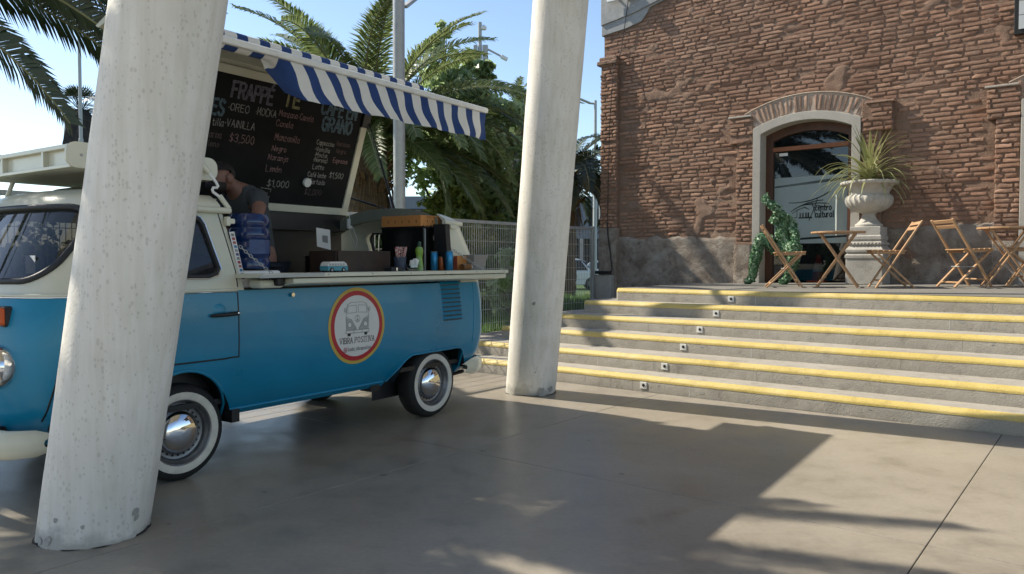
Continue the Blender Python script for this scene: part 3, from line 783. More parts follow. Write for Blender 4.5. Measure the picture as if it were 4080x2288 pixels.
CHIPS = {5: [(R(-22), .13, .022), (R(-20), .10, .018), (R(-112), .035, .028), (R(-125), .03, .02), (R(-105), .14, .013), (R(-75), .11, .012)],
         8: [(R(-70), .05, .045), (R(-42), .06, .04), (R(-100), .95, .02), (R(-85), .25, .01)]}
column((-2.117, 3.84), (.1565, .006), .257, .288, 7.6, 'thick white column in front of the blue van, near the camera', 5)
column((.195, 7.99), (.069, -.178), .262, .262, 7.6, 'white column standing between the van and the steps', 8)

# the roof the columns carry, out of frame overhead: it keeps the sky off the plaza
cp = struct('canopy', W(0, 0, 7.6), -A_)
MB().box(-5.0, 7, -7, 6.8, 0, .28).build('soffit', pm('soffit_white', (.80, .74, .63), .8, .06, 1), cp, bevel=.02)
for k in range(5): MB().box(-5.0, 7, -6.6 + k * 3.2, -6.35 + k * 3.2, -.22, .0).build('roof_beam', M['white_rail'], cp, bevel=.01)

# ------------------------------------------------------------------ fence along the lawn
FT = -7.27
fence = thing('mesh_fence', 'galvanised wire mesh fence behind the van along the grass', 'fence', W(FT, 8, .1), -A_)
FO = (FT, 8, .1); FTOP = 1.96
def fence_pt(n): return lawn_z(FT, n)
posts = [1.8, 4.4, 7.0, 9.45, 11.46]
for n in posts:
    MB().box(FT - .03, FT + .03, n - .03, n + .03, fence_pt(n) - .3, FTOP + .02).build('post', M['galv'], fence, off=FO, bevel=.006)
for a, b in zip(posts, posts[1:]):
    MB().box(FT - .022, FT + .022, a + .03, b - .03, FTOP - .045, FTOP).build('top_rail', M['galv'], fence, off=FO, bevel=.004)
    m = MB(); k = a + .06
    while k < b - .03:
        z0 = fence_pt(k) + .02
        m.bar((FT, k, z0), (FT, k, FTOP - .03), .0055, .0055); k += .05
    z = .35
    for z in np.arange(FTOP - .10, .15, -.20):
        if z > max(fence_pt(a), fence_pt(b)): m.bar((FT - .005, a, z), (FT - .005, b, z), .007, .007)
    m.build('wire_panel', M['wire'], fence, off=FO, recalc=False)

# ------------------------------------------------------------------ lawn beyond it
P = []
for t in list(np.arange(FT + .02, -16, -.6)) + [-20, -26, -34]:
    P.append([(t, n, lawn_z(t, n) - .01) for n in list(np.arange(-2, 20, .6)) + [24, 30, 40]])
lw = MB().grid(P).build('lawn', M['lawn'], None, smooth=60); lw.rotation_euler = (0, 0, -A_); lw['kind'] = 'structure'
rg = np.random.RandomState(4); NB = 26000
tb = FT - .04 - rg.rand(NB) ** 1.6 * 9; nb_ = 5.8 + rg.rand(NB) * 9.5
zb = np.array([lawn_z(a, b) for a, b in zip(tb, nb_)])
clump = vnoise(tb * 2.5, nb_ * 2.5, 8)
hgt = (.05 + .10 * rg.rand(NB)) * (.6 + .8 * clump); ang = rg.rand(NB) * 2 * PI; ln_ = rg.normal(0, .4, NB) * hgt; wd = .006 + .005 * rg.rand(NB)
ca, sa = np.cos(ang), np.sin(ang)
V3 = np.stack([np.stack([tb - ca * wd, nb_ - sa * wd, zb - .015], -1), np.stack([tb + ca * wd, nb_ + sa * wd, zb - .015], -1), np.stack([tb - sa * ln_, nb_ + ca * ln_, zb + hgt], -1)], 1).reshape(-1, 3)
g = np_mesh('grass', V3, np.arange(NB * 3).reshape(-1, 3), M['grass'], None); g.rotation_euler = (0, 0, -A_)
tag(g, 'green grass growing behind the wire fence', 'grass', kind='stuff')

# ------------------------------------------------------------------ palms
def frond_mesh(L, e0, droop, seed, ll=.42, nl=62, mats=None, width=.02, twist=0.0):
    rnd = np.random.RandomState(seed); m = 22
    pts = [Vector((0, 0, 0))]; a = e0; side = rnd.normal(0, .12)
    for k in range(m):
        s = k / m; a = e0 - droop * s ** 1.25
        pts.append(pts[-1] + Vector((math.cos(a), side * s, math.sin(a))).normalized() * L / m)
    mb = MB(); mb.tube(pts, [.022 * (1 - .85 * k / m) + .003 for k in range(m + 1)], 5)
    nr = len(mb.f)
    def at(s):
        q = s * m; i = min(int(q), m - 1); return pts[i].lerp(pts[i + 1], q - i), (pts[i + 1] - pts[i]).normalized()
    vs, fs = mb.v, mb.f
    for sd in (-1, 1):
        for k in range(nl):
            s = .10 + .90 * (k + rnd.rand() * .5) / nl
            p, d = at(min(s, .999)); up = Vector((0, 0, 1)); lat = d.cross(up).normalized() * sd; nup = lat.cross(d) * (1 if sd > 0 else -1)
            nup = nup.normalized()
            if nup.z < 0: nup = -nup
            ct_, st_ = math.cos(twist), math.sin(twist) * sd; lat, nup = (lat * ct_ + nup * st_), (nup * ct_ - lat * st_)
            l = ll * (.35 + .65 * math.sin(PI * min(1, (.12 + .88 * s)) ** .8)) * (1 + rnd.normal(0, .08)); l = max(l, .08)
            fw = .55 + .5 * s + rnd.normal(0, .06); vu = .32 + rnd.normal(0, .1)
            dr = (lat + d * fw + nup * vu).normalized()
            mid = p + dr * l * .55; tip = mid + (dr + Vector((0, 0, -.45 - .25 * rnd.rand()))).normalized() * l * .45
            wv = (d - dr * d.dot(dr)).normalized() * width * .5
            b = len(vs)
            vs += [tuple(p - wv * .5), tuple(p + wv * .5), tuple(mid + wv), tuple(mid - wv), tuple(tip)]
            fs += [(b, b + 1, b + 2, b + 3), (b + 3, b + 2, b + 4)]
    me = bpy.data.meshes.new('frond'); me.from_pydata([tuple(v) for v in vs], [], fs)
    me.materials.append(mats[0]); me.materials.append(mats[1])
    mi = np.zeros(len(fs), np.int32); mi[:nr] = 1; me.polygons.foreach_set('material_index', mi)
    me.update(); return me
def palm(name, label, loc, hz, trunk_r, fr, mats, group=None, boots=True):
    """fr: list of (azimuth deg, e0 deg, droop deg, length, seed)"""
    o = thing(name, label, 'palm tree', loc, 0, group); cache = {}
    tr = MB(); rings = []
    for k in range(26):
        z = hz * k / 25 - .2 * (k == 0); q = trunk_r * (1.15 - .15 * k / 25) * (1 + .06 * (k % 2))
        rings.append([(q * math.cos(2 * PI * j / 14) * (1 + .05 * math.sin(j * 5 + k)), q * math.sin(2 * PI * j / 14), z) for j in range(14)])
    tr.stack(rings).build('trunk', M['bark'], o, smooth=30)
    if boots:
        b = MB(); rnd = random.Random(3)
        for k in range(70):
            a = rnd.random() * 2 * PI; z = hz - rnd.random() * .9; r = trunk_r * 1.0
            p = Vector((r * math.cos(a), r * math.sin(a), z)); d = Vector((math.cos(a), math.sin(a), .5 + rnd.random() * .8)).normalized()
            b.bar(p, p + d * (.2 + .2 * rnd.random()), .07, .02)
        for k in range(90):
            a = rnd.random() * 2 * PI; z = hz - .2 - rnd.random() * .9; r = trunk_r * 1.25
            p = Vector((r * math.cos(a), r * math.sin(a), z)); b.bar(p, p + Vector((math.cos(a) * .15, math.sin(a) * .15, -.3 - .5 * rnd.random())), .014, .006)
        b.build('leaf_bases', pm('palm_fibre', (.16, .095, .05), .9, .4, 12), o)
    for az, e0, dr, L, sd, *tw in fr:
        tw = tw[0] if tw else (-.5, 0, .5)[sd % 3]
        key = (round(e0 / 8), round(dr / 10), round(L * 3), sd % 3, tw)
        if key not in cache: cache[key] = frond_mesh(L, R(e0), R(dr), sd, mats=mats, ll=.46 if L > 2 else .34, nl=int(40 * L), width=.03, twist=tw)
        f = bpy.data.objects.new('frond', cache[key]); COL.objects.link(f); f.parent = o
        f.location = (trunk_r * .5 * math.cos(R(az)), trunk_r * .5 * math.sin(R(az)), hz - .02); f.rotation_euler = (random.gauss(0, .12), 0, R(az))
    return o
rp = random.Random(21)
# middle palm: camera looks along +Y, image right is +X
fr = []
for k in range(20):        # upright heart
    az = 360 * k / 20 + rp.uniform(-8, 8); fr.append((az, rp.uniform(60, 84), rp.uniform(55, 95), rp.uniform(2.9, 3.5), k))
for k in range(22):        # arching ring
    az = 360 * k / 22 + rp.uniform(-8, 8); fr.append((az, rp.uniform(25, 52), rp.uniform(75, 110), rp.uniform(3.0, 3.6), k))
for k in range(9):        # hanging skirt
    az = -75 + 200 * k / 9 + rp.uniform(-8, 8); fr.append((az, rp.uniform(-8, 20), rp.uniform(70, 100), rp.uniform(2.6, 3.1), k))
for az, e0, dr, L in ((-8, 38, 88, 3.5), (-25, 22, 85, 3.3), (-40, 30, 95, 3.1), (5, 8, 75, 3.2), (-15, 2, 70, 3.0), (-35, -2, 62, 2.8), (-3, 55, 100, 3.5)): fr.append((az, e0, dr, L, 4))
palm('palm_tree', 'stout date palm with arching fronds behind the striped awning', (-2.66, 14.3, .25), 3.25, .36, fr, (M['frond'], M['rachis']))
# big palm leaning into the upper left, its crown out of frame
fr = []
for k in range(22):
    az = 360 * k / 22 + rp.uniform(-5, 5); fr.append((az, rp.uniform(20, 70), rp.uniform(65, 105), rp.uniform(3.4, 4.0), k))
for az, e0, dr, L in ((-4, 10, 54, 4.1), (-2, 2, 48, 3.7), (4, 18, 62, 4.2), (2, -14, 42, 3.3), (-8, -30, 36, 3.0), (10, 22, 60, 3.9), (18, 2, 55, 3.6), (-20, 14, 60, 4.0), (-35, 20, 70, 4.0), (-52, 25, 70, 3.8), (-12, 45, 80, 4.0), (-28, 52, 85, 4.0), (-38, 48, 70, 4.1), (-46, 40, 66, 4.1), (-54, 50, 72, 4.1), (-33, 38, 60, 4.2), (-22, 42, 64, 4.2), (-42, 30, 60, 4.2), (-15, 58, 84, 4.2), (150, 0, 70, 3.4)): fr.append((az, e0, dr, L, 5, 1.0))
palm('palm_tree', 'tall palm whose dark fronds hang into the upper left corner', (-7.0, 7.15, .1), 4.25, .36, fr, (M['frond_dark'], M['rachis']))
fr = []
for k in range(34):
    az = 360 * k / 34 + rp.uniform(-6, 6); fr.append((az, rp.choice([65, 45, 25, 5, -10]) + rp.uniform(-8, 8), rp.uniform(70, 110), rp.uniform(1.8, 2.4), k))
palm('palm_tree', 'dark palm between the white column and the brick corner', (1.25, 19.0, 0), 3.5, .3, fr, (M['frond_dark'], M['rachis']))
fr = []
for k in range(26):
    az = 360 * k / 26 + rp.uniform(-6, 6); fr.append((az, rp.choice([70, 45, 20]) + rp.uniform(-8, 8), rp.uniform(60, 110), rp.uniform(1.6, 2.1), k))
palm('palm_tree', 'pale green palm top beside the trees, left of the white column', (.2, 24.0, 0), 5.6, .26, fr, (M['frond'], M['rachis']), boots=False)
# far fan palm with a thick skirt of dead leaves
fp = thing('fan_palm', 'far fan palm with a dark skirt, beside the lamp post at the left', 'palm tree', (-23.15, 41.5, 0))
MB().tube([(0, 0, -.2), (0, 0, 9.3)], [.4, .3], 10).build('trunk', M['bark'], fp, smooth=40)
MB().lathe([(.35, 5.4), (.8, 6.0), (.9, 7.6), (.7, 9.0), (.3, 9.5)], n=20, mod=lambda a, z: 1 + .12 * math.sin(a * 7 + z * 3)).build('skirt', pm('dead_leaves', (.035, .033, .03), .95, .4, 6, bump=1, bscale=15), fp)
for k in range(34):
    az = k * 2.399; el = rp.uniform(-.2, 1.3); m = MB(); d = Vector((math.cos(az) * math.cos(el), math.sin(az) * math.cos(el), math.sin(el)))
    c = Vector((0, 0, 9.5)) + d * .8; m.tube([Vector((0, 0, 9.4)), c], .02, 4); sv = d.cross(Vector((0, 0, 1))).normalized(); uv = sv.cross(d)
    for q in range(11):
        a = (q - 5) / 5 * 1.25; tip = c + (d * math.cos(a) + sv * math.sin(a)) * .75 + Vector((0, 0, -.12))
        w = (sv * math.cos(a) - d * math.sin(a)) * .035; md = c.lerp(tip, .6)
        m.add([c, md - w, tip, md + w], [(0, 1, 2, 3)])
    m.build('fan_leaf', M['frond_dark'], fp)

# ------------------------------------------------------------------ broadleaf trees and shrubs
def leaves_mesh(name, centers, radii, per, size, seed, mat, parent, squash=(1, 1, .8)):
    rnd = np.random.RandomState(seed); C = np.repeat(np.asarray(centers, float), per, 0); Rr = np.repeat(np.asarray(radii, float), per)
    n = len(C); d = rnd.normal(0, 1, (n, 3)); d /= np.linalg.norm(d, axis=1)[:, None]
    p = C + d * (Rr * rnd.rand(n) ** .45)[:, None] * np.asarray(squash)
    nrm = d * .6 + rnd.normal(0, .55, (n, 3)) + np.array([0, 0, .35]); nrm /= np.linalg.norm(nrm, axis=1)[:, None]
    a = np.cross(nrm, rnd.normal(0, 1, (n, 3))); a /= np.linalg.norm(a, axis=1)[:, None]; b = np.cross(nrm, a)
    s = (size * (.65 + .7 * rnd.rand(n)))[:, None]
    V = np.stack([p - a * s * .55, p - b * s * .42 + nrm * s * .1, p + a * s * .62 - nrm * s * .08, p + b * s * .42 + nrm * s * .1], 1).reshape(-1, 3)
    return np_mesh(name, V, np.arange(n * 4).reshape(-1, 4), mat, parent)
def tree(name, label, loc, H, r0, clumps, per, size, seed, mat, cat='tree', group=None):
    """clumps: list of (x,y,z,radius) relative to the base"""
    o = thing(name, label, cat, loc, 0, group); rnd = random.Random(seed); m = MB()
    top = Vector((0, 0, H * .55)); m.tube([(0, 0, -.2), (.04, .02, H * .25), tuple(top)], [r0, r0 * .8, r0 * .5], 9)
    m.build('trunk', M['bark'], o, smooth=50)
    l = MB()
    for x, y, z, r in clumps:
        st_ = Vector((0, 0, H * (.22 + .3 * rnd.random()))); e = Vector((x, y, z)); md = st_.lerp(e, .55) + Vector((rnd.gauss(0, .1), rnd.gauss(0, .1), .12))
        l.tube([st_, md, e], [r0 * .4, r0 * .22, .008], 5, cap=False)
        for q in range(4):
            e2 = e + Vector((rnd.gauss(0, 1), rnd.gauss(0, 1), rnd.gauss(0.2, 1))).normalized() * r * .8; l.tube([md.lerp(e, .7), e2], [.012, .004], 4, cap=False)
    l.build('branches', M['bark'], o, smooth=60)
    sub = []; rad = []
    for x, y, z, r in clumps:
        for q in range(7):
            d = Vector((rnd.gauss(0, 1), rnd.gauss(0, 1), rnd.gauss(0, 1))).normalized() * r * (.35 + .6 * rnd.random()); sub.append((x + d.x, y + d.y, z + d.z)); rad.append(r * rnd.uniform(.3, .65))
    leaves_mesh('crown', sub, rad, per, size, seed, mat, o)
    return o
def blob(n, c, s, r, seed):
    rnd = random.Random(seed); out = []
    for k in range(n):
        d = Vector((rnd.gauss(0, 1), rnd.gauss(0, 1), rnd.gauss(0, 1))).normalized() * rnd.random() ** .4
        out.append((c[0] + d.x * s[0], c[1] + d.y * s[1], c[2] + d.z * s[2], r * rnd.uniform(.7, 1.25)))
    return out
cl = blob(26, (0, 0, 3.7), (1.1, 1.0, 1.5), .55, 1) + [(-.35, 0, 5.3, .38), (-.2, 0, 5.75, .3), (.25, 0, 5.1, .34), (.4, .2, 5.4, .24), (-.15, 0, 6.05, .18), (.0, .3, 4.7, .5), (.5, -.3, 4.5, .5)]
tree('poplar_tree', 'leafy light green tree rising behind the lamp pole', (-1.3, 16.4, .2), 5.6, .14, cl, 28, .125, 5, M['leaf'], group='leafy trees behind the fence')
cl = blob(30, (0, 0, 2.9), (.95, 1.0, 1.4), .5, 2) + [(-.1, 0, 4.4, .42), (-.1, 0, 4.85, .3), (.4, 0, 4.1, .42), (-.6, 0, 4.3, .4), (.0, 0, 5.15, .2)]
tree('poplar_tree', 'rounded leafy tree left of the second white column', (-.55, 16.0, .2), 5.1, .13, cl, 30, .125, 6, M['leaf'], group='leafy trees behind the fence')
cl = blob(22, (0, 0, 2.5), (.9, .8, 1.2), .5, 3)
tree('poplar_tree', 'lower leafy tree tucked against the second white column', (-.25, 15.2, .3), 3.9, .11, cl, 30, .115, 7, M['leaf'], group='leafy trees behind the fence')
def shrub(label, loc, s, n, r, per, size, seed, mat, group='shrubs behind the fence'):
    tree('shrub', label, loc, s[2] * 1.4, .03, blob(n, (0, 0, s[2]), s, r, seed), per, size, seed, mat, 'shrub', group)
shrub('dark shrub behind the fence right of the van', (.15, 13.2, .35), (.55, .6, .75), 16, .38, 70, .075, 11, M['leaf2'])
shrub('dark shrub growing behind the orange cartons', (-2.4, 13.9, .3), (.9, .6, .9), 20, .4, 60, .08, 13, M['leaf2'])
shrub('yellow green bush under the middle palm fronds', (-1.25, 14.4, .4), (1.0, .6, 1.2), 24, .42, 70, .085, 14, M['yleaf'])
shrub('bright yellow green bush left of the lamp pole', (-3.0, 14.6, .4), (.9, .6, 1.3), 20, .42, 60, .085, 15, M['yleaf'])
shrub('small leafy sapling against the wire fence', (-.05, 11.9, .4), (.22, .22, .55), 7, .22, 60, .07, 16, M['leaf'])
shrub('low bush behind the fence, left of the van cab', (-5.6, 10.5, .1), (1.2, .8, .9), 20, .45, 60, .09, 18, M['leaf2'])

# ------------------------------------------------------------------ lamp posts, mast
lp = thing('lamp_pole', 'thick grey steel pole rising behind the coffee van', 'lamp pole', (-1.66, 11.35, .25))
MB().tube([(0, 0, -.2), (0, 0, 4.2), (.02, 0, 9.0)], [.088, .088, .082], 20).build('pole', M['galv'], lp, smooth=50)
MB().tube([(0, 0, -.02), (0, 0, .02)], .17, 16).build('base_plate', M['galv'], lp)
MB().bar((.07, .1, 4.87), (.33, .9, 5.42), .10, .05).build('lamp_head', M['galv'], lp, bevel=.01)
def street_lamp(label, loc, H, side, r=.06, arm=.9):
    o = thing('street_lamp', label, 'street lamp', loc, 0, 'street lamps')
    MB().tube([(0, 0, -.1), (0, 0, H * .55), (0, 0, H * .551), (0, 0, H)], [r * 1.4, r * 1.3, r, r * .9], 10).build('pole', M['galv'], o, smooth=50)
    MB().tube([(0, 0, H - .15), (side * .3, 0, H - .12)], r * .6, 8).build('arm', M['galv'], o)
    MB().bar((side * .25, 0, H - .12), (side * (.25 + arm), 0, H + .38), .22, .07).build('lamp_head', M['galv'], o, bevel=.02)
    return o
street_lamp('nearer street lamp right of the second column', (3.78, 35, 0), 8.65, -1, .075, 1.2)
street_lamp('farther street lamp close to the brick corner', (6.97, 61, 0), 8.1, -1, .08, 1.4)
street_lamp('thin street lamp at the upper left by the fan palm', (-19.0, 34, 0), 12.3, -1, .075, 1.4)
ms = thing('camera_mast', 'tall thin mast carrying security cameras above the trees', 'mast', (-1.2, 29, 0))
MB().tube([(0, 0, -.1), (0, 0, 10.3)], .075, 10).build('pole', M['galv'], ms, smooth=50)
for sx in (-1, 1): MB().box(sx * .09 - .0 if sx > 0 else -.24, .3 if sx > 0 else -.09, -.1, .1, 8.6, 9.45).build('cabinet', M['galv'], ms, bevel=.02)
for p0, p1 in (((-.24, 0, 9.2), (-.62, 0, 9.1)), ((-.24, 0, 8.8), (-.6, 0, 8.62)), ((.3, 0, 9.3), (.78, 0, 9.05))):
    c = MB().bar(p0, p1, .06, .06).build('camera_arm', M['galv'], ms); MB().bar(Vector(p1), Vector(p1) + (Vector(p1) - Vector(p0)).normalized() * .28, .15, .14).build('camera_body', M['white'], c, bevel=.03)
MB().lathe([(0, 0), (.1, .03), (.12, .12), (.05, .2)], (.14, 0, 10.0), 12).build('dome_camera', M['white'], ms, smooth=60)

# ------------------------------------------------------------------ far building and parked cars
fb = thing('office_building', 'long grey blue building across the street beyond the fence', 'building', (12, 62, 0))
MB().box(-30, 30, 0, 12, 3.2, 6.6).build('wall', pm('blue_cladding', (.16, .19, .22), .6, .1, .5), fb)
MB().box(-30, 30, .8, 12, -.1, 3.2).build('recess', M['dark_room'], fb)
for k in range(24): MB().box(-29.5 + k * 2.55, -29.2 + k * 2.55, -.3, .1, -.1, 3.2).build('pillar', M['pavement'], fb, bevel=.03)
for k in range(20): MB().box(-29 + k * 2.9, -26.8 + k * 2.9, -.05, .02, 4.2, 5.6).build('window', M['gasket'], fb)
def car(name, label, loc, rz, paint, L=4.3, H=1.5, Wd=1.76, roof=(.9, 3.9)):
    o = thing(name, label, 'car', loc, rz, 'cars parked across the street')
    hw = Wd / 2; wb0, wb1 = .85, L - .85
    low = [(0, .32), (.02, .62), (.12, .80), (.75, .92), (L - .5, .96), (L - .05, .86), (L, .5), (L - .04, .28), (.1, .26)]
    rings = []
    for f, yy in ((.92, -hw), (1.0, -hw + .05), (1.0, hw - .05), (.92, hw)):
        rings.append([((x - L / 2) * (.985 if f < 1 else 1) , yy, .26 + (z - .26) * (f if z > .5 else 1)) for x, z in low])
    body = MB().stack(rings).build('body', paint, o, smooth=35, bevel=.03)
    cab = [(roof[0] - .15, .9), (roof[0] + .55, H - .06), (roof[0] + .9, H), (roof[1] - .5, H), (roof[1] - .1, H - .1), (roof[1] + .25, .94)]
    rings = [[(x - L / 2, yy * (1 if z < 1 else .84), z) for x, z in cab] for yy in (-hw + .06, -hw + .1, hw - .1, hw - .06)]
    MB().stack(rings).build('roof', paint, o, smooth=35, bevel=.03)
    for s in (-1, 1):
        for a, b in ((roof[0] + .3, (roof[0] + roof[1]) / 2 - .05), ((roof[0] + roof[1]) / 2 + .02, roof[1] - .15)):
            pts = [(a - .2 - L / 2 + (0 if a > roof[0] + .5 else .02), .97), (b - L / 2, .97), (b - L / 2 - (.2 if b > roof[1] - .5 else 0), H - .12), (a - L / 2 + .18, H - .12)]
            MB().add([(x, s * ((hw - .05) if z < 1 else (hw - .05) * .875), z) for x, z in pts], [(0, 1, 2, 3)]).build('window', M['glass'] if False else M['gasket'], o)
        for w in (wb0, wb1):
            wl = MB().lathe([(.31, -.1), (.325, -.06), (.325, .06), (.31, .1), (.2, .105), (.0, .1)], (w - L / 2, s * (hw - .1), .325), 20, axis='y').build('wheel', M['rubber'], o, smooth=40)
            MB().lathe([(.0, -.02), (.19, -.01), (.19, .012), (0, .02)], (w - L / 2, s * (hw + .012), .325), 16, axis='y').build('rim', M['steel'], wl, smooth=40)
    MB().add([(roof[1] + .24 - L / 2, -hw + .14, .98), (roof[1] + .24 - L / 2, hw - .14, .98), (roof[1] - .08 - L / 2, hw * .76, H - .12), (roof[1] - .08 - L / 2, -hw * .76, H - .12)], [(0, 1, 2, 3)]).build('window', M['gasket'], o)
    MB().add([(roof[0] - .18 - L / 2, -hw + .14, .95), (roof[0] - .18 - L / 2, hw - .14, .95), (roof[0] + .5 - L / 2, hw * .76, H - .1), (roof[0] + .5 - L / 2, -hw * .76, H - .1)], [(0, 1, 2, 3)]).build('window', M['gasket'], o)
    for s in (-1, 1):
        MB().box(L / 2 - .06, L / 2 + .005, s * (hw - .25) - .1, s * (hw - .25) + .1, .66, .84).build('tail_light', M['lamp_orange'], o)
    return o
wp = pm('car_white', (.72, .72, .7), .25, .03, coat=.5); gp = pm('car_grey', (.16, .18, .2), .25, .05, coat=.5); sp_ = pm('car_silver', (.42, .44, .45), .28, .05, metal=.4, coat=.4)
car('parked_car', 'white estate car seen through the fence beside the column', (2.55, 38.2, -.04), R(178), wp, 4.4, 1.58, 1.78, (.9, 4.0))
car('parked_car', 'silver car farther along the kerb close to the brick corner', (6.35, 45.5, -.04), R(170), sp_, 4.2, 1.45)
car('parked_car', 'dark grey car behind the white estate car', (3.9, 48.0, -.04), R(178), gp, 4.2, 1.5)
# ================================================================== THE COFFEE VAN  (x to the rear, y towards the counter side, z up)
van = thing('coffee_van', 'blue and cream vintage van turned into a coffee bar, lid raised and counter folded out', 'van', VW(0, 0, 0), TH)
def vb(mb, name, mat, parent=van, **k): return mb.build(name, mat, parent, flip=True, **k)
BELT = 1.178
ZS = [.34, .42, .55, .70, .85, 1.0, 1.1, BELT, 1.24, 1.35, 1.5, 1.62, 1.70, 1.735, 1.765, 1.80, 1.835, 1.865, 1.885, 1.895]
WS = [.70, .775, .83, .855, .862, .86, .855, .848, .838, .815, .78, .75, .732, .722, .69, .62, .50, .36, .20, .08]
XF = [-.84, -.92, -.965, -.985, -.985, -.97, -.95, -.925, -.895, -.835, -.755, -.69, -.645, -.62, -.575, -.48, -.32, -.1, .2, .6]
XR = [3.05, 3.15, 3.20, 3.22, 3.22, 3.21, 3.20, 3.185, 3.17, 3.14, 3.10, 3.06, 3.03, 3.015, 2.985, 2.92, 2.8, 2.6, 2.3, 2.0]
def at_z(z): return float(np.interp(z, ZS, WS)), float(np.interp(z, ZS, XF)), float(np.interp(z, ZS, XR))
PF, LF, PR, LR = 2.7, .44, 3.2, .34
def front_x(y, z, inset=0):
    w, xf, xr = at_z(z); w -= inset; xf += inset
    q = min(abs(y) / w, 1); return xf + LF * (1 - (1 - q ** PF) ** (1 / PF))
def ring_at(z, inset=0.0, n=26):
    w, xf, xr = at_z(z); w -= inset; xf += inset; xr -= inset; out = []
    th = np.linspace(0, PI / 2, n)
    fr = [(xf + LF * (1 - math.cos(a) ** (2 / PF)), w * math.sin(a) ** (2 / PF)) for a in th]
    re = [(xr - LR * (1 - math.sin(a) ** (2 / PR)), w * math.cos(a) ** (2 / PR)) for a in th]
    mid = [(x, w) for x in np.linspace(fr[-1][0], re[0][0], 24)[1:-1]]
    near = fr + mid + re
    far = [(x, -y) for x, y in near[::-1]][1:-1]
    return [(x, y, z) for x, y in near + far]
def side_y(x, z):
    w, xf, xr = at_z(z)
    if x < xf + LF:
        q = max(0, 1 - (x - xf) / LF); return w * max(0, (1 - q ** PF)) ** (1 / PF)
    if x > xr - LR:
        q = max(0, 1 - (xr - x) / LR); return w * max(0, (1 - q ** PR)) ** (1 / PR)
    return w
# lower body
zl = [z for z in ZS if z < BELT] + [BELT]
low = vb(MB().stack([ring_at(z) for z in zl]), 'lower_body', M['blue'])
def cut(mb): return vb(mb, 'cutter', None)
def arch_prism(x0, pts): return MB().prism([(x0 + x, z) for x, z in pts], -1.2, 1.2)
fa = [(-.30, .1)] + [(.335 * math.cos(a) * 1.0 - .02, .32 + .375 * math.sin(a)) for a in np.linspace(PI, 0, 20)] + [(.30, .1)]
ra = [(-.62, .1), (-.55, .38), (-.47, .47), (-.40, .555), (-.33, .585), (.26, .592), (.32, .585), (.355, .55), (.385, .40), (.385, .1)]
cav = MB().stack([ring_at(z, .03) for z in np.linspace(.46, 1.3, 6)])
boolean(low, [cut(arch_prism(0, fa)), cut(arch_prism(2.40, ra)), cut(cav)])
low.data.materials.clear(); low.data.materials.append(M['blue']); low.data.shade_smooth(); low.data.set_sharp_from_angle(angle=R(32))
# the wheel wells stay dark: a closed liner
for x0, prof in ((0, fa), (2.4, ra)):
    P = [[(x0 + x, y, z) for y in (.58, .70, .835)] for x, z in prof[1:-1]]
    vb(MB().grid(P), 'wheel_well', M['black'], low, smooth=60)
    P = [[(x0 + x, .58, .2), (x0 + x, .58, z)] for x, z in prof[1:-1]]
    vb(MB().grid(P), 'wheel_well', M['black'], low)
    lip = [(x0 + x * 1.0, side_y(x0 + x, z) + .002, z) for x, z in prof[1:-1]]
    vb(MB().tube(lip, .011, 8), 'arch_lip', M['blue'], low, smooth=60)
# upper body (cream)
zu = [BELT + .001] + [z for z in ZS if z > BELT]
upp = vb(MB().stack([ring_at(z) for z in zu]), 'upper_body', M['cream'])
cav = MB().stack([ring_at(max(min(z, 1.86), 1.0), .032) for z in (1.0, 1.3, 1.6, 1.72)] + [[(x, y, 1.84) for x, y, _ in ring_at(1.80, .05)]])
side_open = MB().prism([(.445, 1.0), (.40, 1.30), (.345, 1.62), (.33, 1.75), (.33, 2.2), (2.66, 2.2), (2.62, 1.72), (2.66, 1.45), (2.70, 1.30), (2.74, 1.0)], .2, 1.3)
roof_open = MB().box(.42, 2.66, -.66, .9, 1.70, 2.4)
def rrect(y0, y1, z0, z1, r, n=6):
    out = []
    for cy, cz, a0 in ((y1 - r, z0 + r, -90), (y1 - r, z1 - r, 0), (y0 + r, z1 - r, 90), (y0 + r, z0 + r, 180)):
        out += [(cy + r * math.cos(R(a0 + 90 * k / n)), cz + r * math.sin(R(a0 + 90 * k / n))) for k in range(n + 1)]
    return out
ws = MB().prism(rrect(-.71, .71, 1.262, 1.675, .13), -1.4, -.3, 'x')
rw = MB().prism(rrect(-.60, .60, 1.30, 1.66, .08), 2.75, 3.5, 'x')
dwin = [(-.52, 1.272), (.16, 1.272), (.225, 1.29), (.25, 1.33), (.185, 1.60), (.16, 1.635), (.12, 1.65), (-.28, 1.65), (-.36, 1.62), (-.52, 1.34)]
dw = MB().prism(dwin, .55, 1.2)
dw2 = MB().prism(dwin, -1.2, -.55)
boolean(upp, [cut(cav), cut(side_open), cut(roof_open), cut(ws), cut(rw), cut(dw), cut(dw2)])
upp.data.materials.clear(); upp.data.materials.append(M['cream']); upp.data.shade_smooth(); upp.data.set_sharp_from_angle(angle=R(32))
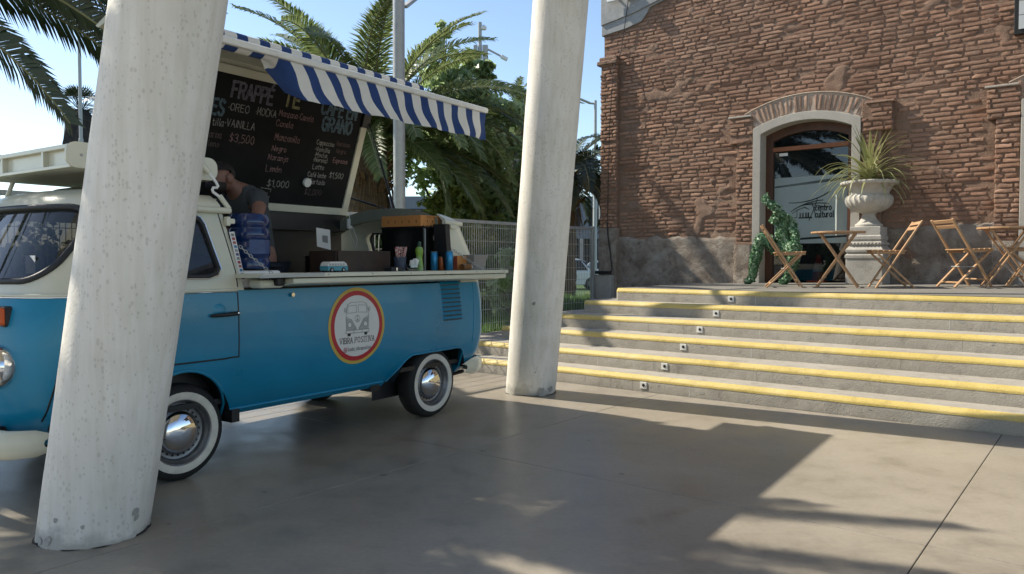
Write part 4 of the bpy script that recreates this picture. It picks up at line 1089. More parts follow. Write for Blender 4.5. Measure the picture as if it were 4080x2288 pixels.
# glass
def surf_front(y, z, e): return (front_x(y, z) + e, y, z)
def pt_in(y, z, r): return r
P = []
for z in np.linspace(1.255, 1.685, 14):
    P.append([surf_front(y, z, .012) for y in np.linspace(-.725, .725, 40)])
vb(MB().grid(P), 'windscreen', M['glass'], van, smooth=80)
rim_ = [(front_x(y, z) - .006, y, z) for y, z in rrect(-.715, .715, 1.258, 1.680, .135, 8)]
dense = []
for k in range(len(rim_)):
    a, b = rim_[k], rim_[(k + 1) % len(rim_)]
    m_ = 10 if abs(a[1] - b[1]) > .2 else 1
    for q in range(m_):
        y = a[1] + (b[1] - a[1]) * q / m_; z = a[2] + (b[2] - a[2]) * q / m_; dense.append((front_x(y, z) - .004, y, z))
vb(MB().tube(dense, .019, 8, closed=True), 'windscreen_seal', M['gasket'], van, smooth=60)
vb(MB().grid([[(x, side_y(x, z) - .014, z) for x in np.linspace(-.53, .255, 8)] for z in np.linspace(1.268, 1.655, 6)]), 'door_glass', M['glass'], van, smooth=60)
vb(MB().grid([[(x, -side_y(x, z) + .014, z) for x in np.linspace(-.53, .255, 8)] for z in np.linspace(1.268, 1.655, 6)]), 'door_glass', M['glass'], van, smooth=60)
vb(MB().tube([(x, side_y(x, z) + .0, z) for x, z in dwin], .013, 8, closed=True), 'window_seal', M['gasket'], van, smooth=60)
inn = [(x * .965 + .002, z * .97 + .044) for x, z in dwin]
vb(MB().tube([(x, side_y(x, z) + .010, z) for x, z in [(a * 1.035, (b - 1.46) * 1.07 + 1.46) for a, b in dwin]], .005, 6, closed=True), 'window_chrome', M['chrome'], van, smooth=60)
vb(MB().grid([[(np.interp(z, ZS, XR) - .02 - LR * (1 - (1 - (abs(y) / at_z(z)[0]) ** PR) ** (1 / PR)), y, z) for y in np.linspace(-.61, .61, 12)] for z in np.linspace(1.29, 1.67, 5)]), 'rear_window', M['clear'], van, smooth=60)
vb(MB().tube([(float(np.interp(z, ZS, XR)) - .03, y, z) for y, z in rrect(-.60, .60, 1.30, 1.66, .08)], .018, 8, closed=True), 'rear_window_seal', M['gasket'], van, smooth=60)
# trim strip, gutter, seams
def along(f, n=60): return [f(k / n) for k in range(n + 1)]
tr_ = [(front_x(y, BELT) - .006, y, BELT + .004) for y in np.linspace(-.8, .80, 50)] + [(x, side_y(x, BELT) + .006, BELT + .004) for x in np.linspace(-.60, .36, 20)]
vb(MB().tube(tr_, .010, 8), 'belt_trim', M['cream'], van, smooth=60)
vb(MB().tube([(p[0], p[1], p[2] - .011) for p in tr_], .004, 6), 'belt_chrome', M['chrome'], van, smooth=60)
gut = [(front_x(y, 1.70) - .01, y, 1.705) for y in np.linspace(.5, .70, 10)] + [(x, .752 if x > -.25 else side_y(x, 1.70) + .02, 1.70) for x in np.linspace(-.22, .385, 14)]
vb(MB().tube([g_ for g_ in gut[10:]], .021, 8), 'rain_gutter', M['cream'], van, smooth=60)
vb(MB().tube([(x, side_y(x, 1.72) + .018, 1.715) for x in np.linspace(2.60, 2.86, 8)] + [(2.9, .70, 1.715)], .022, 8), 'rain_gutter', M['cream'], van, smooth=60)
vb(MB().tube([(x, -.752, 1.70) for x in np.linspace(-.2, 2.8, 20)], .018, 8), 'rain_gutter', M['cream'], van, smooth=60)
def seam(pts, w=.0045, name='door_seam'): vb(MB().tube([(x, side_y(x, z) + .0, z) for x, z in pts], w, 6), name, M['black'], van, smooth=60)
seam([(.365, z) for z in np.linspace(.745, 1.17, 12)]); seam([(x, .745 - .0 * x) for x in np.linspace(.365, .29, 6)] + [(x, .742) for x in np.linspace(.28, -.16, 16)], .006)
seam([(-.655 - .085 * (1.18 - z) / .6 - .03 * math.sin((1.18 - z) * 2.5), z) for z in np.linspace(.50, 1.178, 22)], .0055)
seam([(-.655 + .11 * (z - 1.178) / .09 * .8, z) for z in np.linspace(1.178, 1.27, 8)], .005)
seam([(.37, z) for z in np.linspace(1.2, 1.3, 4)] + [(.37 - .065 * (z - 1.3) / .38, z) for z in np.linspace(1.32, 1.69, 12)], .004)
vb(MB().tube([(x, side_y(x, .40) - .006, .385) for x in np.linspace(.32, 1.80, 20)], .012, 8), 'sill_edge', M['blue'], van, smooth=60)
# handle
vb(MB().lathe([(.0, -.004), (.05, -.003), (.055, .0), (.045, .004), (0, .006)], (.225, side_y(.22, 1.03) - .004, 1.045), 20, axis='y'), 'handle_recess', M['blue'], van, smooth=60)
hd = vb(MB().tube([(.155, .868, 1.024), (.18, .89, 1.026), (.25, .9, 1.028), (.345, .892, 1.032)], [.008, .012, .014, .014], 8), 'door_handle', M['black'], van, smooth=60)
vb(MB().lathe([(0, 0), (.008, 0), (.008, .01), (0, .012)], (.335, .898, 1.034), 10, axis='y'), 'lock', M['chrome'], hd)
# louvres: nine pressed slats
for k in range(9):
    z = 1.185 - k * .0385 - .008; x0 = 2.41 + k * .0035; x1 = 2.69 + k * .0042
    P = [[(x, side_y(x, zz_) + e, zz_) for zz_, e in ((z + .012, .0), (z, .010), (z - .010, .013), (z - .014, .0), (z - .017, -.006))] for x in [x0, x0 + .015] + list(np.linspace(x0 + .03, x1 - .03, 5)) + [x1 - .015, x1]]
    for q in (0, -1): P[q] = [(p[0], side_y(p[0], p[2]) - .001, p[2]) for p in P[q]]
    lv = vb(MB().grid(P), 'louvre', M['blue'], van, smooth=40)
    vb(MB().bar((x0 + .015, side_y(x0, z) + .001, z - .0195), (x1 - .012, side_y(x1, z) + .001, z - .0195), .006, .009), 'slot', M['black'], lv)
vb(MB().tube([(2.885, side_y(2.885, z) + .001, z) for z in np.linspace(.62, 1.17, 10)], .003, 6), 'panel_seam', M['blue'], van)
# rear light bulge and rear bumper
vb(MB().lathe([(0, -.02), (.09, -.02), (.1, .02), (.07, .06), (0, .07)], (3.02, .70, .72), 14, axis='y', mod=lambda a, z: 1 + .5 * abs(math.sin(a)) ** 3), 'rear_light_housing', M['blue'], van, smooth=60)
def bumper(xc, sgn, zc, h, name, ext):
    P = []
    for a in np.linspace(-1, 1, 41):
        y = a * .83; e = abs(a) ** 6
        x = xc - sgn * .10 * abs(a) ** 2.2 - sgn * ext * max(0, (abs(a) - .84) / .16) ** 2
        hh = h * (1 - .55 * max(0, (abs(a) - .93) / .07) ** 2)
        P.append([(x + sgn * d, y + .03 * np.sign(y) * max(0, abs(a) - .8), zc + z * hh) for d, z in ((-.03, -.5), (.02, -.46), (.045, -.2), (.05, .0), (.045, .25), (.015, .47), (-.03, .5))])
    return vb(MB().sheet(P, .006, (-sgn, 0, 0)), name, M['cream'], van, smooth=60)
bumper(-1.05, -1, .40, .15, 'front_bumper', .17)
bumper(3.24, 1, .39, .155, 'rear_bumper', .36)
vb(MB().bar((2.9, .6, .42), (3.2, .6, .42), .03, .05).bar((2.9, -.6, .42), (3.2, -.6, .42), .03, .05).bar((-1.0, .5, .44), (-.8, .5, .44), .03, .05).bar((-1.0, -.5, .44), (-.8, -.5, .44), .03, .05), 'bumper_iron', M['black'], van)
vb(MB().tube([(2.55, .55, .33), (2.8, .6, .30), (3.05, .6, .31)], .02, 8), 'tow_bar', M['black'], van, smooth=60)
vb(MB().box(-.8, 3.0, -.35, .35, .30, .42).box(.36, .42, .6, .78, .30, .385).box(1.70, 1.80, .60, .72, .31, .39), 'chassis', M['black'], van)
# headlights, indicators, emblem
for s in (-1, 1):
    hx = front_x(.55, .80)
    hl = vb(MB().lathe([(.118, .06), (.125, .02), (.122, -.02), (.112, -.045), (.1, -.05), (.098, -.04)], (hx + .01, s * .545, .80), 28, axis='x', cap=False), 'headlight', M['chrome'], van, smooth=50)
    vb(MB().lathe([(.1, -.04), (.08, -.062), (.045, -.075), (0, -.08)], (hx + .01, s * .545, .80), 24, axis='x', cap=False), 'lens', M['clear'], hl, smooth=60)
    vb(MB().lathe([(.095, -.03), (.06, .01), (0, .04)], (hx + .01, s * .545, .80), 24, axis='x', cap=False), 'reflector', M['chrome'], hl, smooth=60)
    ind = vb(MB().prism(rrect(s * .525 - .078, s * .525 + .078, 1.022, 1.118, .018), front_x(.45, 1.07) - .026, front_x(.60, 1.07) + .02, 'x'), 'indicator', M['lamp_orange'], van, bevel=.008)
    vb(MB().prism(rrect(s * .525 - .086, s * .525 + .086, 1.014, 1.126, .02), front_x(.60, 1.07) - .02, front_x(.62, 1.07) + .03, 'x'), 'bezel', M['gasket'], ind)
em = vb(MB().tube([(front_x(0, .92) - .012, .13 * math.cos(a), .93 + .13 * math.sin(a)) for a in np.linspace(0, 2 * PI, 28)[:-1]], .011, 8, closed=True), 'emblem_ring', M['chrome'], van, smooth=60)
# wheels
for (x, y) in ((0, .70), (2.4, .70), (0, -.70), (2.4, -.70)):
    s = 1 if y > 0 else -1; rt = .302; c = (x, y, rt); fl = lambda pr: [(r, s * d) for r, d in pr]
    wh = vb(MB().lathe(fl([(.2, -.085), (.25, -.09), (.285, -.08), (rt, -.055), (rt + .002, 0), (rt, .055), (.288, .078), (.262, .0885), (.25, .090)]), c, 48, axis='y', cap=False), 'wheel', M['rubber'], van, smooth=40)
    vb(MB().lathe(fl([(.252, .0905), (.236, .0925), (.214, .091), (.205, .086)]), c, 48, axis='y', cap=False), 'whitewall', M['whitewall'], wh, smooth=40)
    vb(MB().lathe(fl([(.207, .086), (.203, .09), (.196, .085), (.19, .065), (.182, .055), (.176, .058), (.168, .04), (.150, .034), (.140, .036), (.118, .05), (0, .05)]), c, 48, axis='y', cap=False), 'rim', M['steel'], wh, smooth=35)
    vb(MB().lathe(fl([(.128, .046), (.131, .056), (.126, .066), (.108, .084), (.075, .098), (.035, .105), (0, .107)]), c, 40, axis='y', cap=False), 'hubcap', M['chrome'], wh, smooth=60)
    hol = MB()
    for k in range(24):
        a = 2 * PI * k / 24; hol.lathe([(0, s * .0385), (.0085, s * .0385)], (x + .146 * math.cos(a), y, rt + .146 * math.sin(a)), 8, axis='y')
    vb(hol, 'vent_holes', M['black'], wh)
# interior
vb(MB().box(-.75, 3.0, -.78, .78, .44, .475), 'cabin_floor', M['black'], van)
vb(MB().box(.42, 2.7, -.70, -.685, .5, 1.72), 'inner_wall', M['inner'], van)
vb(MB().box(.36, .40, -.74, .50, .48, 1.15), 'seat_bulkhead', M['black'], van)
vb(MB().box(-.45, .30, -.7, -.1, .5, .85).box(.15, .32, -.68, -.12, .85, 1.42).box(-.45, .30, .1, .7, .5, .85).box(.15, .32, .12, .68, .85, 1.42), 'front_seat', M['black'], van, bevel=.05)
P = [[(-.80 + .06 * k, y, 1.13 + .03 * math.sin(k)) for y in np.linspace(-.7, .7, 12)] for k in range(5)]
vb(MB().box(-.80, -.50, -.70, .70, 1.02, 1.16), 'dashboard', M['black'], van, bevel=.03)
vb(MB().tube([(-.42 + .03 * math.sin(a), -.38 + .19 * math.cos(a), 1.18 + .16 * math.sin(a)) for a in np.linspace(0, 2 * PI, 26)[:-1]], .013, 8, closed=True), 'steering_wheel', M['black'], van, smooth=60)
vb(MB().box(.5, 2.66, -.66, .52, 1.16, 1.19).box(.5, 2.66, .50, .52, .5, 1.16), 'work_counter', M['stainless'], van)
# rear roof end and its front bow
def roof_y(z): return at_z(z)[0]
arc = [(y, 1.735 + .135 * (1 - (abs(y) / .71) ** 2.6)) for y in np.linspace(-.71, .66, 30)]
P = [[(x, y, z - d) for x, d in ((2.62, .0), (2.62, .105), (2.70, .105), (2.70, .02))] for y, z in arc]
vb(MB().grid(P), 'roof_bow', pm('roof_bow_grey', (.19, .205, .165), .5, .08), van, smooth=40)
vb(MB().prism([(2.60, 1.20), (2.66, 1.20), (2.61, 1.70), (2.55, 1.70)], .66, .80), 'pillar_lining', M['black'], van)
hp = vb(MB().box(2.66, 2.76, .765, .775, 1.665, 1.70), 'hinge_plate', M['cream'], van, bevel=.003)
vb(MB().box(.335, .365, .752, .79, 1.60, 1.66).box(.365, .42, .742, .76, 1.615, 1.65), 'hinge_plate', M['cream'], van, bevel=.006)
# stickers on the pillar
st = vb(MB().add([(.352, .787, 1.56), (.398, .777, 1.565), (.440, .832, 1.24), (.398, .841, 1.235)], [(0, 1, 2, 3)]), 'sticker_strip', M['white'], van)
for k, (cn, cc) in enumerate([('ink', None), ('r', (.3, .03, .03)), ('r2', (.35, .1, .09)), ('b', (.05, .17, .3)), ('g', (.3, .3, .3)), ('v', (.08, .09, .2)), ('ink', None), ('r', (.2, .03, .03)), ('r2', (.35, .1, .09)), ('b', (.05, .2, .32)), ('g', (.3, .3, .3)), ('v', (.08, .09, .2))]):
    f = (k + .5) / 12; cx = .376 + .044 * f; z = 1.555 - .31 * f; y = .786 + .052 * f
    mt = M['ink_grey'] if cc is None else (bpy.data.materials.get('stk_' + cn) or pm('stk_' + cn, cc, .5, .1))
    vb(MB().add([(cx - .012, y, z + .009), (cx + .012, y - .004, z + .009), (cx + .0135, y, z - .008), (cx - .0105, y + .004, z - .008)], [(0, 1, 2, 3)]), 'card_mark', mt, st)
# fold-out counter
ct = vb(MB().prism([(.60, 1.255), (1.10, 1.262), (1.125, 1.262), (1.125, 1.290), (.60, 1.285)], .36, 3.07, 'x'), 'counter', M['cream'], van, bevel=.003)
vb(MB().prism([(.88, 1.195), (1.08, 1.215), (1.095, 1.222), (1.095, 1.255), (.88, 1.25)], .62, 3.075, 'x'), 'counter_rim', M['cream'], van, bevel=.006)
vb(MB().prism([(.86, 1.19), (.99, 1.19), (.99, 1.245), (.86, 1.25)], .44, .63, 'x'), 'counter_tongue', M['cream'], van, bevel=.02)
vb(MB().bar((.33, 1.127, 1.272), (.86, 1.127, 1.280), .004, .022), 'counter_edge', M['galv'], van)
for x in np.linspace(.9, 3.0, 6): vb(MB().lathe([(0, 0), (.006, 0), (.006, .003), (0, .004)], (x, 1.125, 1.277), 10, axis='y'), 'rivet', M['galv'], ct)
vb(MB().box(.545, .605, .93, 1.03, 1.205, 1.265), 'chain_pad', M['black'], van, bevel=.012)
vb(MB().lathe([(.006, 0), (.014, 0), (.014, .01), (.006, .01)], (.80, .865, 1.135), 12, axis='y'), 'eye_bolt', M['chrome'], van)
def chain(p0, p1, sag, n, r=.0085, name='chain'):
    m = MB(); p0 = Vector(p0); p1 = Vector(p1); P = [p0.lerp(p1, k / n) - Vector((0, 0, sag * math.sin(PI * k / n))) for k in range(n + 1)]
    for k in range(n):
        a, b = P[k], P[k + 1]; d = (b - a).normalized(); u = d.cross(Vector((0, 0, 1))).normalized(); w = u if k % 2 else u.cross(d).normalized(); c = (a + b) / 2; L = (b - a).length * .62
        m.tube([c + d * L * math.cos(t) + w * r * math.sin(t) for t in np.linspace(0, 2 * PI, 11)[:-1]], .0028, 5, closed=True)
    vb(m, name, M['galv'], van, smooth=60)
chain((.42, .80, 1.47), (.575, .985, 1.262), .006, 15)
chain((2.66, .76, 1.50), (2.86, 1.0, 1.295), .01, 15)
# ---------------- raised roof lid with the chalk board
LQy, LQz = -.60, 1.84; Lu = Vector((0, .35, 1.02)).normalized(); Ln = Vector((0, Lu.z, -Lu.y))   # Ln looks to the counter side
def LP(x, u, e=0.0): return (x, LQy + Lu.y * u + Ln.y * e, LQz + Lu.z * u + Ln.z * e)
def lid_box(x0, x1, u0, u1, e0, e1):
    m = MB(); return m.add([LP(x, u, e) for e in (e0, e1) for x, u in ((x0, u0), (x1, u0), (x1, u1), (x0, u1))], [(0, 3, 2, 1), (4, 5, 6, 7), (0, 1, 5, 4), (1, 2, 6, 5), (2, 3, 7, 6), (3, 0, 4, 7)])
LX0, LX1, LU1 = .45, 2.69, 1.24
lid = vb(lid_box(LX0, LX1, 0, LU1, -.045, -.012), 'roof_lid', M['cream_dull'], van, bevel=.006)
bd = vb(lid_box(LX0 + .07, LX1 - .075, .06, 1.10, -.012, -.004), 'chalkboard', M['chalk'], lid)
for a in ((LX0, LX1, -.01, .058, -.012, .012), (LX0, LX1, 1.10, 1.17, -.012, .012), (LX0, LX0 + .07, .058, 1.10, -.012, .012), (LX1 - .075, LX1, .058, .885, -.012, .012), (LX0, LX1, 1.20, 1.245, -.012, .03)):
    vb(lid_box(*a), 'lid_frame', M['cream'], lid, bevel=.004)
vb(lid_box(LX1 - .075, LX1 + .02, .885, 1.09, -.02, .02), 'corner_bracket', M['black'], lid, bevel=.004)
vb(lid_box(LX1 - .02, LX1 + .03, .93, 1.12, -.06, -.02), 'corner_bracket', M['galv'], lid, bevel=.004)
vb(MB().tube([LP(2.10, .285, .004), LP(2.10, .285, .03)], .042, 24), 'puck_light', M['white'], lid, smooth=50)
# gas struts
sb = (2.74, .02, 1.845)
vb(MB().tube([LP(2.70, .98, -.02), Vector(LP(2.70, .98, -.02)).lerp(Vector(sb), .62)], .006, 8).tube([Vector(LP(2.70, .98, -.02)).lerp(Vector(sb), .45), sb], .012, 8), 'gas_strut', M['black'], van, smooth=50)
vb(MB().tube([LP(2.70, .17, -.01), sb], .006, 8).tube([Vector(LP(2.70, .17, -.01)).lerp(Vector(sb), .0), Vector(LP(2.70, .17, -.01)).lerp(Vector(sb), .6)], .012, 8), 'gas_strut', M['black'], van, smooth=50)
vb(MB().tube([(2.74, .02, 1.80), sb], .016, 8), 'strut_foot', M['black'], van)
# ---------------- awning
AX0, AX1 = .05, 3.12; RY, RZ, FY, FZ = .05, 3.075, .83, 2.79
pitch = .2085; off0 = 3.12 - .098
def stripe_blue(x): return ((x - off0) % pitch) < pitch * .47
xs_ = []
x = off0
while x > AX0: x -= pitch
edges = sorted(set([AX0, AX1] + [round(v, 5) for k in range(-20, 20) for v in (off0 + k * pitch, off0 + k * pitch + pitch * .47) if AX0 < v < AX1]))
aw = bpy.data.objects.new('awning', None); COL.objects.link(aw); aw.parent = van
vb(MB().cyl((AX0, RY, RZ), (AX1 - .02, RY, RZ), .030), 'roller', M['white_rail'], aw, smooth=50)
vb(MB().prism([(-.23, 2.99), (-.19, 2.97), (RY + .0, RZ - .05), (RY - .04, RZ + .0)], AX0 - .02, AX1 - .06, 'x'), 'cassette', M['cream_dull'], aw, bevel=.004)
vb(MB().box(.42, 2.69, -.70, -.615, 1.66, 1.85), 'dark_gap_filler', M['black'], van, bevel=.004)  # added black strip below the lid, standing in for the dark gap there
vb(MB().prism([(FY - .02, FZ - .03), (FY + .022, FZ - .028), (FY + .027, FZ + .01), (FY + .005, FZ + .025), (FY - .025, FZ + .02)], AX0, AX1 + .01, 'x'), 'front_rail', M['white_rail'], aw, bevel=.008)
def fold(x):
    """1 where the valance is tucked back under the rail, 0 where it hangs"""
    return min(1, max(0, (.80 - x) / .12))
for a, b in zip(edges, edges[1:]):
    mat = M['fab_blue'] if stripe_blue((a + b) / 2) else M['fab_white']
    n = max(2, int((b - a) / .025))
    P = []; Q = []
    for x in np.linspace(a, b, n + 1):
        P.append([(x, RY + (FY - RY) * s, RZ - .03 + (FZ + .02 - RZ + .03) * s - .045 * math.sin(PI * s)) for s in np.linspace(0, 1, 8)])
        f = fold(x); f = f * f * (3 - 2 * f); row = []
        for s in np.linspace(0, 1, 8):
            wv = .020 * math.sin(x * 11 + 2.5 * s) * s + .012 * math.sin(x * 27 + 4 * s) * s
            l = .245 * s * (1 - .35 * f)
            an = f * 1.95 + .0
            y = FY - l * math.sin(an) * (1 + .25 * f) + wv * (1 - f); z = FZ - .03 - l * math.cos(an) - f * .04 * math.sin(PI * s * 1.5)
            sh = (.03 * math.sin(s * 5.0 + x * 1.3)) * s * (1 - f) + .17 * s * min(1, max(0, (3.1 - x) / 1.7)) * (1 - f)
            row.append((x + sh, y, z))
        Q.append(row)
    vb(MB().grid(P), 'canvas_stripe', mat, aw, smooth=80)
    if a < AX1 - .05: vb(MB().cyl((a, RY, RZ + .002), (min(b, AX1 - .03), RY, RZ + .002), .042), 'rolled_stripe', mat, aw, smooth=50)
    vb(MB().grid(Q), 'valance_stripe', mat, aw, smooth=80)
for x in (.4, 2.3):
    vb(MB().bar((x, RY - .03, RZ - .05), (x + .35, FY * .5, RZ - .2), .03, .02).bar((x + .35, FY * .5, RZ - .2), (x + .05, FY - .03, FZ - .01), .03, .02), 'folding_arm', M['galv'], aw)
# ---------------- roof rack over the cab
rk = bpy.data.objects.new('roof_rack', None); COL.objects.link(rk); rk.parent = van
SP = [(x, z) for x, z in rrect(-.585, .385, 1.902, 2.052, .062)]
vb(MB().prism(SP, .605, .625), 'side_plate', M['cream'], rk, bevel=.003)
vb(MB().prism(SP, -.625, -.605), 'side_plate', M['cream'], rk, bevel=.003)
vb(MB().box(-.555, -.515, -.603, .603, 2.015, 2.04).box(-.555, -.515, -.603, .603, 1.905, 1.925).box(-.52, -.51, -.603, .603, 1.92, 2.02), 'front_rail', M['cream'], rk, bevel=.003)
for y in (-.27, .27): vb(MB().box(-.552, -.518, y - .012, y + .012, 1.925, 2.015), 'rail_rib', M['cream'], rk)
vb(MB().box(.32, .36, -.603, .603, 1.905, 2.04), 'rear_rail', M['cream_dull'], rk, bevel=.003)
vb(MB().box(-.51, .32, -.6, .6, 1.905, 1.92), 'deck', M['cream_dull'], rk)
for s in (-1, 1): 
    vb(MB().lathe([(0, 0), (.009, 0), (.006, .006), (0, .008)], (-.50, s * .626, 1.978), 12, axis='y'), 'bolt', M['galv'], rk)
    vb(MB().tube([(-.35, s * .60, 1.91), (-.36, s * .66, 1.82), (-.36, s * .74, 1.71)], .014, 8), 'rack_leg', M['cream'], rk, smooth=50)
    lg = vb(MB().tube([(.245, s * .64, 2.02), (.30, s * .66, 1.945)], .017, 10).tube([(.345, s * .70, 1.80), (.385, s * .745, 1.712)], .017, 10), 'rack_leg', M['cream'], rk, smooth=50)
    vb(MB().tube([(.29, s * .66, 1.955), (.333, s * .68, 1.89), (.345, s * .685, 1.862), (.335, s * .688, 1.852), (.305, s * .69, 1.85), (.297, s * .692, 1.835), (.30, s * .695, 1.822), (.35, s * .71, 1.785)], .0095, 8), 'bent_rod', M['white'], lg, smooth=60)
# ---------------- writing: single-stroke letters
G = {'A': '0,0 2,6 4,0;.8,2.2 3.2,2.2', 'B': '0,0 0,6 2.5,6 3.4,5.3 3.4,4 2.4,3.2 0,3.2;2.4,3.2 3.8,2.2 3.8,.9 2.8,0 0,0', 'C': '3.8,5 2.8,6 1.4,6 .2,4.6 .2,1.4 1.4,0 2.8,0 3.8,1', 'E': '3.5,6 0,6 0,0 3.5,0;0,3.2 2.8,3.2', 'F': '3.5,6 0,6 0,0;0,3.2 2.8,3.2', 'G': '3.8,5 2.8,6 1.4,6 .2,4.6 .2,1.4 1.4,0 2.8,0 3.8,1.2 3.8,2.8 2.2,2.8', 'I': '.6,0 .6,6', 'K': '0,0 0,6;3.5,6 0,2.6;1.2,3.6 3.8,0', 'L': '0,6 0,0 3.2,0', 'M': '0,0 .3,6 2.2,2 4,6 4.4,0', 'N': '0,0 0,6 3.6,0 3.6,6', 'O': '2,6 .4,5 0,3 .4,1 2,0 3.6,1 4,3 3.6,5 2,6', 'P': '0,0 0,6 2.6,6 3.6,5.2 3.6,3.9 2.6,3 0,3', 'R': '0,0 0,6 2.6,6 3.6,5.2 3.6,3.9 2.6,3 0,3;1.8,3 3.7,0', 'S': '3.6,5.2 2.4,6 1.2,6 .3,5 .6,3.7 3.2,2.5 3.7,1.3 2.6,0 1.2,0 .1,.9', 'T': '0,6 4,6;2,6 2,0', 'V': '0,6 2,0 4,6',
     'a': '2.9,3.4 1.4,3.9 .2,2.6 .2,1 1.2,0 2.4,.5 3,1.8;3,3.9 3,.6 3.4,0', 'b': '0,6 0,0;0,2.6 1.4,3.8 2.8,2.8 2.8,1 1.4,0 0,1', 'c': '2.8,3.2 1.6,3.9 .3,2.8 .3,1.1 1.5,0 2.8,.7', 'd': '2.8,6 2.8,0;2.8,2.6 1.4,3.8 .1,2.8 .1,1 1.4,0 2.8,1', 'e': '.3,2 2.8,2.2 2.4,3.5 1.3,3.9 .3,2.8 .3,1 1.4,0 2.8,.6', 'f': '2.6,5.6 1.7,6 1,5 1,0;0,3.6 2.2,3.6', 'g': '2.8,3.4 1.4,3.9 .2,2.7 .3,1.2 1.5,.4 2.8,1.4;2.9,3.8 2.8,-1.2 1.5,-2 .3,-1.4', 'h': '0,6 0,0;0,2.6 1.4,3.8 2.6,3 2.6,0', 'i': '.5,3.8 .5,0;.3,5.2 .7,5.2', 'j': '1.2,3.8 1.2,-1.2 .2,-2;1,5.2 1.4,5.2', 'k': '0,6 0,0;2.4,3.8 0,1.8;.9,2.5 2.6,0', 'l': '.5,6 .5,.4 1,0', 'm': '0,0 0,3.8;0,2.8 1,3.8 1.9,3 1.9,0;1.9,2.8 3,3.8 3.9,3 3.9,0', 'n': '0,0 0,3.8;0,2.7 1.4,3.8 2.6,3 2.6,0', 'o': '1.5,3.9 .2,2.7 .2,1.1 1.5,0 2.8,1.1 2.8,2.7 1.5,3.9', 'p': '0,3.8 0,-2;0,2.6 1.4,3.8 2.8,2.8 2.8,1 1.4,0 0,1', 'r': '0,0 0,3.8;0,2.6 1.2,3.7 2.2,3.6', 's': '2.5,3.4 1.3,3.9 .3,3 .8,2.1 2.2,1.6 2.5,.7 1.3,0 .1,.5', 't': '1,5.4 1,.8 1.7,0 2.4,.3;0,3.8 2.3,3.8', 'u': '0,3.8 0,.9 1,0 2.2,.8;2.4,3.8 2.4,0', 'v': '0,3.8 1.3,0 2.6,3.8', 'z': '0,3.8 2.5,3.8 0,0 2.6,0', '_': '0,-.6 3,-.6', '-': '.2,2.2 1.8,2.2', ',': '.6,.5 .1,-1', '.': '.3,0 .6,.3',
     '0': '1.7,6 .2,4.6 .2,1.4 1.7,0 3.2,1.4 3.2,4.6 1.7,6', '1': '0,4.6 1.4,6 1.4,0', '2': '.2,4.8 1.4,6 2.8,5.2 2.8,4 .1,0 3.2,0', '3': '.2,5.4 1.6,6 2.9,5 2.4,3.6 1.2,3.2 2.8,2.6 3.1,1 1.7,0 .1,.6', '5': '3,6 .4,6 .2,3.4 1.8,3.8 3.1,2.6 2.8,.8 1.4,0 .1,.5', '$': '3.2,4.8 1.7,5.5 .4,4.6 .8,3.3 2.8,2.4 3.2,1.3 1.7,.3 .1,1;1.5,6.4 1.9,-.6', '*': '.5,2.2 .9,2.6', "'": '.2,6.6 1.2,7.8'}
def strokes(txt, h, jit=0.0, seed=1, gap=1.3):
    rnd = random.Random(seed); x = 0; out = []; s = h / 6; wmax = 0
    i = 0
    for ch in txt:
        if ch == ' ': x += 2.6; continue
        acc = None
        base = {'É': 'E', 'é': 'e', 'ó': 'o'}.get(ch, ch)
        g = G[base]; w = 0
        for pl in g.split(';'):
            p = [tuple(map(float, q.split(','))) for q in pl.split()]
            w = max(w, max(a for a, b in p)); out.append([((x + a + rnd.gauss(0, jit)) * s, (b + rnd.gauss(0, jit)) * s) for a, b in p])
        if base != ch:
            t = 7 if base == 'E' else 4.8; out.append([((x + w * .45) * s, t * s), ((x + w * .45 + 1) * s, (t + 1.1) * s)])
        x += w + gap
    return out, (x - gap) * s
def ribbon_mb(m, polys, place, w, taper=False):
    """flat strokes laid on a surface: place(a,b) gives the 3-D point"""
    for p in polys:
        for k in range(len(p) - 1):
            a, b = Vector(p[k]), Vector(p[k + 1]); d = b - a
            if d.length < 1e-6: continue
            d.normalize(); n = Vector((-d.y, d.x)) * w / 2; a = a - d * w * .3; b = b + d * w * .3
            m.add([place(*(a + n)), place(*(a - n)), place(*(b - n)), place(*(b + n))], [(0, 1, 2, 3)])
    return m
def board_text(txt, x, u, h, mat, w=.0065, cx=True, width=None, seed=1, jit=.12, e=.0015):
    pl, wd = strokes(txt, h, jit, seed); sc = (width / wd) if width else 1
    x0 = x - (wd * sc / 2 if cx else 0)
    m = ribbon_mb(MB(), [[(a * sc, b) for a, b in p] for p in pl], lambda a, b: LP(x0 + a, u + b - h / 2, -.004 + e + random.random() * .0006), w)
    vb(m, 'chalk_writing', M[mat], bd, recalc=False)
for txt, x, u, h, mat, width in (('FRAPPÉ', 1.36, .985, .125, 'chalk_violet', .40), ('TÉ', 1.765, 1.0, .125, 'chalk_gold', .17), ('CAFE EN', 2.32, 1.0, .125, 'chalk_blue', .43), ('GRANO', 2.33, .85, .12, 'chalk_blue', .36), ('ES', 1.06, .82, .12, 'chalk_blue', .11)):
    board_text(txt, x, u, h, mat, w=.024, width=width, jit=.05); 
